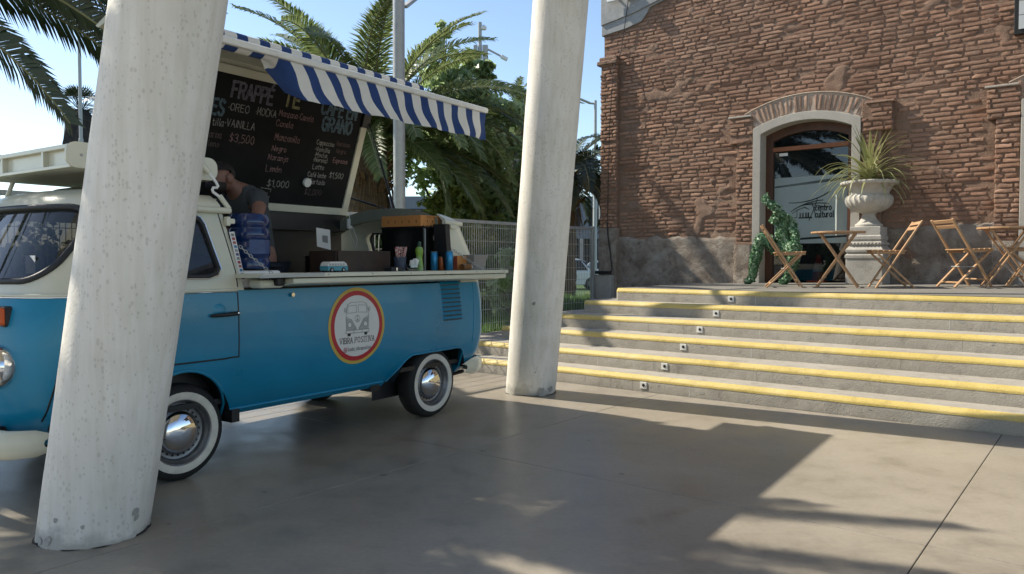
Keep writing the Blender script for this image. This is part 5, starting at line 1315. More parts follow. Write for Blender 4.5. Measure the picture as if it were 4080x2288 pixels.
for txt, x, u, h, mat, width in (('*OREO', 1.25, .842, .06, 'chalk_white', .20), ('*MOCKA', 1.52, .848, .062, 'chalk_white', .21), ('*VAINILLA', 1.29, .71, .06, 'chalk_white', .29), ('$3,500', 1.335, .592, .07, 'chalk_pink', .24),
        ('Manzana-Canela', 1.845, .87, .055, 'chalk_pink', .38), ('Canela', 1.735, .78, .055, 'chalk_pink', .18), ('Manzanilla', 1.795, .66, .06, 'chalk_pink', .27), ('Negro', 1.73, .557, .05, 'chalk_pink', .15), ('Naranja', 1.74, .475, .05, 'chalk_pink', .215), ('Limón', 1.715, .372, .055, 'chalk_pink', .165), ('$1,000', 1.795, .24, .062, 'chalk_white', .235),
        ('Cappuccino', 2.235, .672, .045, 'chalk_white', .21), ('Americano', 2.45, .69, .045, 'chalk_dim', .17), ('*Vainilla', 2.215, .607, .042, 'chalk_white', .18), ('Negro', 2.445, .62, .042, 'chalk_dim', .12), ('*Mocka', 2.21, .555, .042, 'chalk_white', .15), ('*Normal', 2.215, .507, .042, 'chalk_white', .17), ('Espresso', 2.46, .525, .045, 'chalk_pink', .18), ('Latte', 2.21, .44, .045, 'chalk_white', .135), ('Café leche', 2.215, .363, .045, 'chalk_white', .22), ('$1,500', 2.45, .378, .055, 'chalk_white', .17), ('Cortado', 2.235, .297, .048, 'chalk_white', .19), ('$2,000', 2.21, .195, .055, 'chalk_dim', .2),
        ('tilla', 1.085, .70, .06, 'chalk_white', .10), ('tarina', 1.07, .598, .06, 'chalk_dim', .13), ('leno', 1.08, .52, .05, 'chalk_dim', .10), ('tiva', 1.66, .145, .05, 'chalk_dim', .09)):
    board_text(txt, x, u, h, mat, width=width, seed=len(txt))
vb(ribbon_mb(MB(), [[(1.62, .19), (1.73, .185), (1.728, .16)], [(1.725, .12), (1.72, .085), (1.64, .09)]], lambda a, b: LP(a, b, -.0025), .006), 'chalk_writing', M['chalk_white'], bd, recalc=False)
# ---------------- round sign on the flank
SX, SZ = 1.418, .874
sg = bpy.data.objects.new('round_sign', None); COL.objects.link(sg); sg.parent = van
def sgp(a, b, e): return (SX + a, side_y(SX + a, SZ + b) + e, SZ + b)
def disc(r0, r1, e, name, mat):
    n = 56; m = MB(); P = []
    for k in range(n):
        t = 2 * PI * k / n; P.append([sgp(r * math.cos(t), r * math.sin(t), e) for r in np.linspace(max(r0, .001), r1, 7)])
    return vb(m.grid(P, cu=True), name, mat, sg, smooth=60)
disc(.268, .294, .003, 'yellow_ring', M['sign_yellow']); disc(.234, .269, .004, 'red_ring', M['red']); disc(0, .235, .003, 'white_disc', M['sign_white'])
def sg_lines(polys, w, mat, name='printed_drawing', e=.0048): vb(ribbon_mb(MB(), polys, lambda a, b: sgp(a, b, e), w), name, mat, sg, recalc=False)
def circ(cx, cy, r, n=14, ry=None): return [(cx + r * math.cos(2 * PI * k / n), cy + (ry or r) * math.sin(2 * PI * k / n)) for k in range(n + 1)]
def fillp(poly, mat, e=.0044): vb(MB().add([sgp(a, b, e) for a, b in poly], [tuple(range(len(poly)))]), 'printed_drawing', mat, sg, recalc=False)
cyy = .07
fillp([(-.115, .035 + .03), (-.06, .0 + .05), (-.012, -.045 + .03), (-.012, -.06 + .03), (-.11, -.06 + .03)], M['ink_light']); fillp([(.115, .065), (.06, .05), (.012, -.015), (.012, -.03), (.11, -.03)], M['ink_light'])
sg_lines([[(-.115, -.03), (-.118, .065), (-.112, .12), (-.1, .165), (-.06, .182), (.06, .182), (.1, .165), (.112, .12), (.118, .065), (.115, -.03)],
          [(-.1, .10), (-.095, .155), (-.01, .16), (-.01, .105), (-.1, .10)], [(.1, .10), (.095, .155), (.01, .16), (.01, .105), (.1, .10)],
          [(-.118, .075), (-.06, .05), (-.012, -.03)], [(.118, .075), (.06, .05), (.012, -.03)],
          circ(0, .055, .026), [(0, .08), (0, .03)], [(0, .055), (-.017, .036)], [(0, .055), (.017, .036)], circ(-.125, .125, .008, 10, .016), circ(.125, .125, .008, 10, .016)], .0032, M['ink_grey'])
fillp(circ(-.082, .012, .02)[:-1], M['sign_white'], .0052); fillp(circ(.082, .012, .02)[:-1], M['sign_white'], .0052)
sg_lines([circ(-.082, .012, .02), circ(.082, .012, .02), [(-.118, -.052), (.118, -.052)], [(-.118, -.03), (-.122, -.04), (-.118, -.052)], [(.118, -.03), (.122, -.04), (.118, -.052)], [(-.118, -.03), (.118, -.03)], [(-.04, -.02), (-.04, -.055)], [(.045, -.02), (.045, -.055)]], .004, M['ink_grey'], e=.0056)
for s in (-1, 1): fillp([(s * .105, -.054), (s * .07, -.054), (s * .074, -.074), (s * .1, -.074)], M['ink'])
pl, wd = strokes('VIBRA POSITIVA', .042, 0, 1, 1.5); sc = .36 / wd
pl = [[(a * sc - .18, b - .128) for a, b in p] for p in pl]
ser = []
for p in pl:
    for q in (p[0], p[-1]):
        if abs(q[1] + .128) < .002 or abs(q[1] + .128 - .042) < .002: ser.append([(q[0] - .006, q[1]), (q[0] + .006, q[1])])
sg_lines(pl, .0044, M['ink'], 'printed_lettering'); sg_lines(ser, .003, M['ink'], 'printed_lettering')
pl, wd = strokes('kombi_vibrapositiva', .03, 0, 1, 1.2); sc = .235 / wd
sg_lines([[(a * sc - .09, b - .188) for a, b in p] for p in pl], .003, M['ink_grey'], 'printed_lettering')
fillp([(a - .118, b - .178) for a, b in rrect(-.019, .019, -.019, .019, .006)], pm('pink_print', (.36, .09, .11), .6, .2), .0046)
sg_lines([[(a - .118, b - .178) for a, b in circ(0, 0, .009)], [(a - .118, b - .178) for a, b in (lambda q: q + q[:1])(rrect(-.014, .014, -.014, .014, .005))]], .0028, M['sign_white'], e=.0056)
# dashboard clutter behind the windscreen
vb(MB().box(-.74, -.735, .47, .58, 1.30, 1.40), 'dash_card', M['white'], van); vb(MB().box(-.80, -.62, .20, .42, 1.165, 1.235), 'dash_pouch', pm('green_cloth', (.02, .2, .13), .8, .2, 20), van, bevel=.02)
# door logo on the hall's glass
door, tc, gl, ink = DOOR
def lg_lines(polys, w, name='printed_logo'): bb(ribbon_mb(MB(), polys, lambda a, b: (a, gl - .007, b), w), name, ink, door, recalc=False)
def curve(p0, p1, p2, n=14): return [tuple((1 - t) ** 2 * np.array(p0) + 2 * t * (1 - t) * np.array(p1) + t * t * np.array(p2)) for t in np.linspace(0, 1, n)]
lg_lines([curve((-4.0, 2.264), (-3.66, 2.24), (-3.40, 2.41))], .017); lg_lines([curve((-3.97, 2.13), (-3.75, 2.28), (-3.50, 2.285)), curve((-3.93, 2.16), (-3.72, 2.28), (-3.42, 2.23))], .014); lg_lines([curve((-3.86, 2.2), (-3.70, 2.26), (-3.43, 2.17)), curve((-3.95, 2.10), (-3.85, 2.17), (-3.75, 2.19)), [(-3.66, 2.26), (-3.60, 2.05)], [(-3.58, 2.31), (-3.63, 2.15), (-3.70, 1.985)], [(-3.88, 2.145), (-3.88, 2.035), (-3.92, 2.035)], [(-3.88, 2.15), (-3.77, 2.185), (-3.70, 2.155)]], .010)
lg_lines([[(-3.85, 2.03), (-3.66, 2.03)], [(-3.83, 2.03), (-3.83, 2.10)], [(-3.79, 2.03), (-3.79, 2.10)], [(-3.745, 2.03), (-3.745, 2.10)], [(-3.71, 2.03), (-3.71, 2.10)]], .024)
for txt, z, w in (('centro', 2.132, .235), ('cultural', 2.028, .27)):
    pl, wd = strokes(txt, .095, 0, 1, 1.1); lg_lines([[(-3.612 + a * w / wd, z + b) for a, b in p] for p in pl], .013, 'printed_lettering')
# ================================================================== TERRACE FURNITURE
def make_chair():
    """folding slat chair, faces +X, origin on the floor under the seat"""
    parts = []
    w = .205
    for s in (-1, 1):
        parts.append(('long_leg', MB().bar((-.30, s * w, .83), (.215, s * w, .0), .022, .042, (0, 1, 0)), .006))
        parts.append(('short_leg', MB().bar((.20, s * (w - .03), .44), (-.235, s * (w - .03), .0), .022, .04, (0, 1, 0)), .006))
    for k in range(2):
        z = .80 - k * .062; x = -.28 + k * .0385
        parts.append(('back_slat', MB().bar((x, -w + .012, z), (x, w - .012, z), .048, .014, (.85, 0, .53)), .004))
    for s in (-1, 1): parts.append(('seat_rail', MB().bar((-.115, s * (w - .045), .437), (.245, s * (w - .045), .447), .022, .034), .004))
    for k in range(6):
        x = -.105 + k * .066
        parts.append(('seat_slat', MB().bar((x, -w + .02, .460 + .002 * k), (x, w - .02, .460 + .002 * k), .054, .014), .004))
    parts.append(('stretcher', MB().bar((.155, -w, .095), (.155, w, .095), .03, .016, (.4, 0, 1)), .003))
    parts.append(('stretcher', MB().bar((-.18, -w + .03, .058), (-.18, w - .03, .058), .03, .016, (-.4, 0, 1)), .003))
    parts.append(('pivot_rod', MB().cyl((-.02, -w - .012, .25), (-.02, w + .012, .25), .005), 0))
    return parts
CH = None
def wood_jit(k): 
    return M['wood']
def chair(label, t, n, ang):
    global CH
    o = thing('folding_chair', label, 'chair', W(t, n, zt(t, n)), R(ang) - A_, 'wooden folding chairs on the terrace')
    if CH is None:
        CH = []
        for nm, mb, bv in make_chair():
            c = mb.build(nm, M['galv'] if nm == 'pivot_rod' else M['wood'], o, bevel=bv); CH.append(c)
    else:
        for c in CH:
            q = c.copy(); COL.objects.link(q); q.parent = o
    return o
chair('wooden folding chair in front of the green figure', -3.50, 10.27, 24)
chair('wooden folding chair beside the stone urn, facing the round table', -2.24, 10.46, 205)
chair('wooden folding chair facing the brick wall, seen from behind', -1.50, 10.88, 42)
chair('wooden folding chair cut off by the right edge of the picture', -.86, 11.13, 188)
TBL = None
def table(label, t, n, ang):
    global TBL
    o = thing('round_table', label, 'table', W(t, n, zt(t, n)), R(ang) - A_, 'round folding tables on the terrace')
    if TBL is None:
        TBL = []
        for k in range(7):
            y0 = -.325 + k * .093; y1 = y0 + .088
            poly = [(s * math.sqrt(max(.328 ** 2 - y * y, .0)), y) for s, ys in ((-1, np.linspace(y1, y0, 6)), (1, np.linspace(y0, y1, 6))) for y in ys]
            TBL.append(MB().prism(poly, .70, .722, 'z').build('top_slat', M['wood'], o, bevel=.003))
        for s in (-1, 1):
            TBL.append(MB().bar((-.21, s * .19, .70), (.25, s * .19, 0), .022, .045, (0, 1, 0)).build('leg', M['wood'], o, bevel=.005))
            TBL.append(MB().bar((.21, s * .155, .70), (-.25, s * .155, 0), .022, .045, (0, 1, 0)).build('leg', M['wood'], o, bevel=.005))
        TBL.append(MB().bar((-.2, -.2, .685), (-.2, .2, .685), .03, .03).build('batten', M['wood'], o, bevel=.003)); TBL.append(MB().bar((.2, -.2, .685), (.2, .2, .685), .03, .03).build('batten', M['wood'], o, bevel=.003))
        TBL.append(MB().bar((.16, -.19, .13), (.16, .19, .13), .03, .016).build('stretcher', M['wood'], o)); TBL.append(MB().bar((-.16, -.155, .13), (-.16, .155, .13), .03, .016).build('stretcher', M['wood'], o))
    else:
        for c in TBL:
            q = c.copy(); COL.objects.link(q); q.parent = o
    return o
table('round wooden table left of the stone urn', -2.86, 10.40, 12)
table('round wooden table at the right edge of the terrace', -1.06, 10.98, 15)
# ------------------------------------------------------------------ urn on its pedestal
UT, UN = -2.735, 11.42; UZ = zt(UT, UN)
urn = thing('stone_urn', 'pale stone urn with fluted bowl on a moulded square pedestal', 'urn', W(UT, UN, UZ), -A_)
def sq(prof): 
    return MB().stack([[(-r, -r, z), (r, -r, z), (r, r, z), (-r, r, z)] for r, z in prof])
sq([(.235, 0), (.235, .34), (.228, .345)]).build('pedestal_die', M['stone'], urn, bevel=.006)
sq([(.232, .345), (.245, .36), (.245, .40), (.222, .42), (.222, .43), (.24, .445), (.24, .475), (.205, .52), (.2, .53)]).build('pedestal_moulding', M['stone'], urn, bevel=.004)
sq([(.2, .53), (.215, .54), (.215, .575), (.2, .585), (.195, .60), (.208, .615), (.208, .66), (.195, .67), (.195, .785), (.19, .79)]).build('pedestal_cap', M['stone'], urn, bevel=.004)
bead = MB()
for s in range(4):
    for k in range(9):
        u = -.18 + .045 * k; p = [(u, -.216), (.216, u), (u, .216), (-.216, u)][s]
        bead.lathe([(0, -.016), (.013, -.008), (.014, .006), (0, .016)], (p[0], p[1], .558), 8)
bead.build('bead_course', M['stone'], urn, smooth=60)
u0 = .79
MB().lathe([(.0, u0), (.175, u0), (.18, u0 + .03), (.165, u0 + .045), (.15, u0 + .05), (.11, u0 + .10), (.085, u0 + .15), (.082, u0 + .175), (.10, u0 + .185), (.10, u0 + .2)], n=40).build('foot', M['stone'], urn, smooth=50)
MB().lathe([(.09, u0 + .195), (.16, u0 + .205), (.235, u0 + .245), (.285, u0 + .30), (.305, u0 + .36), (.30, u0 + .40), (.28, u0 + .43), (.262, u0 + .44)], n=120, cap=False, mod=lambda a, z: 1 + .045 * (abs(math.sin(a * 12)) - .5) * min(1, max(0, (z - u0 - .2) / .08))).build('fluted_bowl', M['stone'], urn, smooth=60)
MB().lathe([(.262, u0 + .44), (.255, u0 + .46), (.27, u0 + .50), (.30, u0 + .55), (.335, u0 + .575), (.365, u0 + .58), (.375, u0 + .60), (.37, u0 + .62), (.345, u0 + .628), (.32, u0 + .61), (.30, u0 + .58), (0, u0 + .57)], n=96, mod=lambda a, z: 1 + (.018 * (abs(math.sin(a * 16)) - .5) if z > u0 + .585 else 0)).build('rim', M['stone'], urn, smooth=50)
# spiky plant in it
pl_o = thing('spiky_plant', 'spiky green plant with drooping strap leaves growing in the stone urn', 'plant', W(UT, UN, UZ + u0 + .58), -A_)
MB().tube([(0, 0, -.02), (.01, 0, .12)], [.04, .03], 8).build('stem', M['bark'], pl_o)
rl = random.Random(9)
for k in range(120):
    az = k * 2.3999; el = R(rl.choice([80, 65, 50, 35, 20, 5]) + rl.uniform(-10, 10)); L = rl.uniform(.55, .88); dr = rl.uniform(1.0, 2.1) if el < 1.1 else rl.uniform(.3, 1.1)
    p = Vector((rl.gauss(0, .015), rl.gauss(0, .015), rl.uniform(.03, .12))); pts = [p.copy()]; a = el
    for q in range(7):
        a = el - dr * ((q + .5) / 7) ** 1.4; p = p + Vector((math.cos(az) * math.cos(a), math.sin(az) * math.cos(a), math.sin(a))) * L / 7; pts.append(p.copy())
    sv = Vector((-math.sin(az), math.cos(az), 0)); wd = rl.uniform(.010, .016)
    P = [[pt - sv * wd * f + Vector((0, 0, .004)), pt, pt + sv * wd * f + Vector((0, 0, .004))] for pt, f in zip(pts, (.7, .95, 1, 1, .9, .7, .45, .06))]
    MB().grid(P).build('leaf', M['yucca'], pl_o, smooth=80, recalc=False)
# ------------------------------------------------------------------ skinned figures
def skin(name, V, E, mat, parent, sub=2, root=None, sm=True):
    """V: {key: ((x,y,z), radius)}"""
    keys = list(V); me = bpy.data.meshes.new(name); me.from_pydata([V[k][0] for k in keys], [(keys.index(a), keys.index(b)) for a, b in E], [])
    o = bpy.data.objects.new(name, me); COL.objects.link(o)
    m = o.modifiers.new('skin', 'SKIN'); m.use_smooth_shade = True
    sv = me.skin_vertices[0].data
    for i, k in enumerate(keys):
        r = V[k][1]; sv[i].radius = r if isinstance(r, tuple) else (r, r); sv[i].use_root = (k == root)
    s = o.modifiers.new('sub', 'SUBSURF'); s.levels = sub; s.render_levels = sub
    dg = bpy.context.evaluated_depsgraph_get(); new = bpy.data.meshes.new_from_object(o.evaluated_get(dg)); o.modifiers.clear(); o.data = new; bpy.data.meshes.remove(me)
    new.materials.clear(); new.materials.append(mat); new.shade_smooth(); o.parent = parent
    return o
def chainE(*ks): return list(zip(ks, ks[1:]))
FG = (-3.86, 11.2, 1.03)
fig = thing('green_figure', 'crouching human figure covered in shiny green scraps, one arm raised by the door', 'sculpture', W(*FG), -A_)
def fv(t, n, z): return (t - FG[0], n - FG[1], z - FG[2])
V = {'pel': (fv(-3.80, 11.28, 1.52), .14), 'sp': (fv(-3.815, 11.25, 1.72), .13), 'ch': (fv(-3.83, 11.21, 1.90), (.15, .12)), 'nk': (fv(-3.865, 11.17, 2.0), .055), 'hd0': (fv(-3.93, 11.14, 1.96), .085), 'hd1': (fv(-3.965, 11.13, 2.03), .085),
     'sa': (fv(-3.80, 11.10, 1.99), .06), 'ea': (fv(-3.90, 11.03, 2.14), .046), 'wa': (fv(-4.01, 11.03, 2.235), .034), 'ha': (fv(-4.04, 11.03, 2.27), .036),
     'sb': (fv(-3.74, 11.20, 1.95), .06), 'eb': (fv(-3.63, 11.10, 1.72), .05), 'wb': (fv(-3.60, 11.0, 1.58), .036), 'hb': (fv(-3.60, 10.96, 1.54), .036),
     'k1': (fv(-4.14, 11.1, 1.745), .075), 'c1': (fv(-4.21, 11.13, 1.45), .07), 'a1': (fv(-4.28, 11.16, 1.10), .048), 'f1': (fv(-4.37, 11.10, 1.065), .03),
     'h1': (fv(-3.90, 11.2, 1.54), .105), 'h2': (fv(-3.72, 11.2, 1.54), .105), 'k2': (fv(-3.58, 11.0, 1.56), .08), 'c2': (fv(-3.65, 11.03, 1.32), .065), 'a2': (fv(-3.74, 11.08, 1.10), .046), 'f2': (fv(-3.80, 11.0, 1.062), .03)}
E = chainE('pel', 'sp', 'ch', 'nk', 'hd0', 'hd1') + chainE('ch', 'sa', 'ea', 'wa', 'ha') + chainE('ch', 'sb', 'eb', 'wb', 'hb') + chainE('pel', 'h1', 'k1', 'c1', 'a1', 'f1') + chainE('pel', 'h2', 'k2', 'c2', 'a2', 'f2')
for q, (dt, dz) in enumerate(((-.045, .03), (-.03, .05), (-.01, .055), (.01, .05), (-.05, -.005))):
    V['g%d' % q] = (fv(-4.04 + dt, 11.03 - .01 * q, 2.27 + dz), .0085); E.append(('ha', 'g%d' % q))
body = skin('body', V, E, M['foil'], fig, 2, 'pel')
me = body.data; nP = len(me.polygons); rf = np.random.RandomState(2)
cen = np.zeros(nP * 3); me.polygons.foreach_get('center', cen); cen = cen.reshape(-1, 3); nor = np.zeros(nP * 3); me.polygons.foreach_get('normal', nor); nor = nor.reshape(-1, 3); ar = np.zeros(nP); me.polygons.foreach_get('area', ar)
pick = rf.choice(nP, 5200, p=ar / ar.sum()); c = cen[pick] + rf.normal(0, .008, (5200, 3)); n_ = nor[pick] + rf.normal(0, .5, (5200, 3)); n_ /= np.linalg.norm(n_, axis=1)[:, None]
a = np.cross(n_, rf.normal(0, 1, (5200, 3))); a /= np.linalg.norm(a, axis=1)[:, None]; b = np.cross(n_, a); s = (.012 + .022 * rf.rand(5200))[:, None]; c = c + n_ * .008
np_mesh('foil_scraps', np.stack([c - a * s, c - b * s * .6 + n_ * s * .3, c + a * s, c + b * s * .6 - n_ * s * .2], 1).reshape(-1, 3), np.arange(5200 * 4).reshape(-1, 4), M['foil'], fig)['kind'] = 'stuff'
# cone behind the glass
CN = (-3.635, 12.18); cz = zt(*CN) + .004
cone = thing('traffic_cone', 'small orange traffic cone with a white band behind the door glass', 'traffic cone', W(CN[0], CN[1], cz), -A_)
oc = pm('cone_orange', (.62, .085, .03), .5, .08, 8)
MB().box(-.13, .13, -.13, .13, 0, .025).build('base', oc, cone, bevel=.01)
MB().lathe([(.10, .025), (.078, .16)], n=24).build('lower_cone', oc, cone, smooth=60); MB().lathe([(.079, .16), (.054, .29)], n=24).build('white_band', M['white'], cone, smooth=60); MB().lathe([(.054, .29), (.03, .42), (.022, .425), (0, .42)], n=24).build('upper_cone', oc, cone, smooth=60)

# ================================================================== BARISTA
PB = (1.05, .1, .475)
per = vthing('person', 'person in a grey T-shirt with short dark hair and beard working inside the van', 'person', *PB)
def pv(x, y, z): return (x - PB[0], -(y - PB[1]), z - PB[2])
V = {'pel': (pv(1.10, .10, 1.32), (.15, .12)), 'ab': (pv(1.09, .10, 1.50), (.14, .11)), 'ch': (pv(1.04, .10, 1.72), (.16, .12)), 'sh': (pv(.97, .10, 1.86), (.10, .09)), 'nk': (pv(.885, .10, 1.93), .062), 'nk2': (pv(.83, .10, 1.965), .06),
     'hd0': (pv(.765, .10, 1.955), (.072, .085)), 'hd1': (pv(.765, .10, 2.02), (.076, .098)), 'hd2': (pv(.785, .10, 2.075), (.058, .07)), 'jaw': (pv(.70, .10, 1.91), .05),
     'sa': (pv(.98, .29, 1.85), .07), 'ea': (pv(.87, .40, 1.70), .046), 'wa': (pv(.64, .34, 1.56), .03), 'ha': (pv(.57, .32, 1.53), .034),
     'sb': (pv(.98, -.09, 1.85), .07), 'eb': (pv(.85, -.18, 1.66), .046), 'wb': (pv(.62, -.12, 1.54), .03), 'hb': (pv(.55, -.10, 1.52), .034),
     'h1': (pv(1.10, .19, 1.27), .095), 'k1': (pv(1.07, .2, .92), .065), 'a1': (pv(1.12, .2, .56), .045), 'f1': (pv(1.0, .2, .515), .035),
     'h2': (pv(1.10, .01, 1.27), .095), 'k2': (pv(1.07, 0, .92), .065), 'a2': (pv(1.12, 0, .56), .045), 'f2': (pv(1.0, 0, .515), .035)}
E = chainE('pel', 'ab', 'ch', 'sh', 'nk', 'nk2', 'hd0', 'hd1', 'hd2') + [('hd0', 'jaw')] + chainE('sh', 'sa', 'ea', 'wa', 'ha') + chainE('sh', 'sb', 'eb', 'wb', 'hb') + chainE('pel', 'h1', 'k1', 'a1', 'f1') + chainE('pel', 'h2', 'k2', 'a2', 'f2')
for hnd, y0, s in (('ha', .32, 1), ('hb', -.10, -1)):
    bx = .57 if hnd == 'ha' else .55; bz = 1.53 if hnd == 'ha' else 1.52
    for q in range(4):
        k1, k2 = hnd + 'f%d' % q, hnd + 't%d' % q
        V[k1] = (pv(bx - .055, y0 + (q - 1.5) * .021, bz - .006), .009); V[k2] = (pv(bx - .085 - .008 * (q in (1, 2)), y0 + (q - 1.5) * .022, bz - .03), .008); E += [(hnd, k1), (k1, k2)]
    V[hnd + 'p'] = (pv(bx - .02, y0 - s * .05, bz - .015), .010); V[hnd + 'q'] = (pv(bx - .05, y0 - s * .062, bz - .03), .009); E += [(hnd, hnd + 'p'), (hnd + 'p', hnd + 'q')]
skin('body', V, E, M['skin'], per, 2, 'pel')
for s in (1, -1):
    MB().lathe([(.0, -.008), (.022, -.008), (.028, .004), (.018, .01), (.008, .004), (0, .004)], pv(.795, .10 + s * .088, 1.985), 14, axis='y', mod=lambda a_, z_: 1 + .35 * abs(math.sin(a_))).build('ear', M['skin'], per, smooth=60)
MB().tube([pv(.69, .10, 2.0), pv(.658, .10, 1.965), pv(.667, .10, 1.95)], [.012, .018, .012], 8).build('nose', M['skin'], per, smooth=60)
for s in (1, -1): MB().lathe([(0, -.008), (.009, -.004), (.010, 0), (.009, .004), (0, .008)], pv(.685, .10 + s * .032, 1.99), 10, axis='x').build('eye', M['ink'], per)
def cap(name, c, rad, zr, mat, test):
    P = []
    for i in range(13):
        row = []
        for j in range(25):
            ph = PI * i / 12; th_ = 2 * PI * j / 24; row.append((c[0] + rad[0] * math.sin(ph) * math.cos(th_), c[1] + rad[1] * math.sin(ph) * math.sin(th_), c[2] + rad[2] * math.cos(ph)))
        P.append(row)
    m = MB().grid(P); m.f = [f for f in m.f if test(sum((Vector(m.v[k]) for k in f), Vector()) / 4 - Vector(c))]
    return m.build(name, mat, per, smooth=80)
cap('hair', pv(.775, .10, 2.02), (.108, .086, .098), 0, M['hair'], lambda d: d.z > .02 - .0 or (d.x > .03 and d.z > -.055))
cap('beard', pv(.735, .10, 1.935), (.082, .076, .075), 0, M['hair'], lambda d: d.x < .045 and d.z < .02)
SV = {k: (V[k][0], tuple(q + .012 for q in (V[k][1] if isinstance(V[k][1], tuple) else (V[k][1],) * 2))) for k in ('pel', 'ab', 'ch', 'sh', 'sa', 'sb')}
SV['nk'] = (pv(.915, .10, 1.905), .078); SV['ea'] = (pv(.905, .365, 1.745), .074); SV['eb'] = (pv(.89, -.15, 1.73), .074)
SV['hem'] = (pv(1.10, .10, 1.25), (.165, .135))
skin('t_shirt', SV, chainE('hem', 'pel', 'ab', 'ch', 'sh', 'nk') + chainE('sh', 'sa', 'ea') + chainE('sh', 'sb', 'eb'), M['shirt'], per, 2, 'pel')
TV = {k: (V[k][0], tuple(q + .014 for q in (V[k][1] if isinstance(V[k][1], tuple) else (V[k][1],) * 2))) for k in ('pel', 'h1', 'k1', 'a1', 'h2', 'k2', 'a2')}
skin('trousers', TV, chainE('pel', 'h1', 'k1', 'a1') + chainE('pel', 'h2', 'k2', 'a2'), M['jeans'], per, 2, 'pel')
for s in (0, .2): MB().bar(pv(1.15, s, .505), pv(.93, s, .50), .09, .055).build('shoe', M['black'], per, bevel=.025)

# ================================================================== THINGS ON AND BEHIND THE COUNTER
CT = 1.287
def it(name, label, cat, x, y, z=CT, group=None, spin=0): return vthing(name, label, cat, x, y, z, group, spin)
# blue water bottle upside down on its white dispenser
wb_ = it('water_dispenser', 'white plastic water dispenser base behind the cream pillar', 'dispenser', .60, .66, 1.19)
MB().prism(rrect(-.17, .17, -.15, .15, .05), .0, .115, 'z').build('housing', M['white'], wb_, bevel=.02); MB().box(-.05, .02, -.175, -.15, .05, .085).build('tap', M['galv'], wb_)
w2 = it('water_bottle', 'large ribbed blue water bottle standing upside down by the pillar', 'water bottle', .60, .66, 1.305)
MB().lathe([(0, .0), (.06, .0), (.135, .015), (.14, .06), (.128, .085), (.14, .11), (.14, .175), (.128, .19), (.128, .2), (.14, .215), (.14, .265), (.13, .285), (.13, .295), (.14, .31), (.14, .345), (.12, .385), (.07, .395), (0, .39)], n=40).build('body', M['water'], w2, smooth=40)
P = [[(.1412 * math.cos(a_), .1412 * math.sin(a_), z_) for z_ in (.115, .17, .21)] for a_ in np.linspace(-2.2, -1.0, 12)]
MB().grid(P).build('label', pm('pale_label', (.03, .06, .17), .4, .2, 14), w2, smooth=60)
# toy van
tv = it('toy_van', 'little turquoise and white toy van on the counter', 'toy', 1.19, .86, CT)
prof = lambda e: [(-.1 + e, .012), (-.1 + e, .04), (-.092 + e, .065), (-.075, .078), (.06, .078), (.085 - e, .065), (.1 - e, .04), (.1 - e, .012)]
ring = lambda pr, ys: MB().stack([[(x, y, z) for x, z in pr(e)] for y, e in ys])
ring(lambda e: [(-.1 + e, .012), (-.1 + e, .046), (.1 - e, .046), (.1 - e, .012)], ((-.045, .006), (-.042, 0), (.042, 0), (.045, .006))).build('lower_body', pm('toy_turquoise', (.07, .27, .33), .4, .1, 30), tv, bevel=.004)
ring(lambda e: [(-.099 + e, .046), (-.092 + e, .066), (-.072, .078), (.06, .079), (.085 - e, .066), (.099 - e, .046)], ((-.044, .006), (-.04, 0), (.04, 0), (.044, .006))).build('upper_body', M['sign_white'], tv, bevel=.004)
for k in range(6): MB().box(-.085 + k * .026, -.067 + k * .026, -.0455, -.044, .05, .066).build('window', M['ink_light'], tv)
for x in (-.062, .05):
    for y in (-.043, .043):
        wl = MB().lathe([(.018, -.005), (.018, .005), (0, .006)], (x, y, .018), 16, axis='y').build('wheel', M['rubber'], tv); MB().lathe([(0, -.0065), (.009, -.0065)], (x, y, .018), 12, axis='y').build('hub', M['white'], wl)
# dark wooden crate inside
cr = it('wooden_crate', 'dark brown wooden crate standing behind the toy van', 'crate', 1.70, .50, CT - .09)
for s in (-1, 1): MB().box(-.29, .29, s * .16 - .008, s * .16 + .008, .0, .255).build('side_board', M['wood_dark'], cr, bevel=.003); MB().box(s * .29 - .008, s * .29 + .008, -.15, .15, .0, .255).build('end_board', M['wood_dark'], cr, bevel=.003)
MB().box(-.28, .28, -.15, .15, 0, .01).build('bottom', M['wood_dark'], cr)
bt = it('black_tray', 'small black tray left of the straws', 'tray', 1.80, .88); MB().box(-.07, .07, -.05, .05, 0, .035).build('body', M['black'], bt, bevel=.008); MB().box(-.02, -.005, -.052, -.05, .006, .03).build('bright_tab', M['chrome'], bt)
# black cabinet with cartons
bx_ = it('black_cabinet', 'tall glossy black drinks cabinet behind the counter', 'cabinet', 2.615, .36, 1.19)
gb = pm('gloss_black', (.006, .006, .006), .2, .1, 3)
MB().box(-.15, .14, -.265, .255, 0, .485).build('body', gb, bx_, bevel=.008); MB().box(-.145, -.135, -.275, -.266, .02, .47).build('edge_strip', M['galv'], bx_); MB().box(-.02, .012, -.268, -.265, .37, .41).build('price_tag', M['white'], bx_); MB().box(.0, .07, -.268, -.265, .105, .13).build('rating_plate', M['sign_white'], bx_)
MB().box(-.158, .145, -.272, .26, .478, .49).build('top_plate', M['black'], bx_)
for lab, x0, x1, y0, y1 in (('orange cardboard carton with printed front, on the black cabinet', -.165, .16, -.03, .235), ):
    pass
ob = it('cardboard_carton', 'flat orange carton with vent slots lying on the black cabinet', 'carton', 2.615, .38, 1.682)
MB().box(-.185, .175, -.24, .24, 0, .098).build('tray', M['orange_box'], ob, bevel=.003)
for k in range(5): MB().box(-.187, -.1845, -.19 + k * .085, -.183 + k * .085, .03, .055).build('slot', M['ink'], ob)
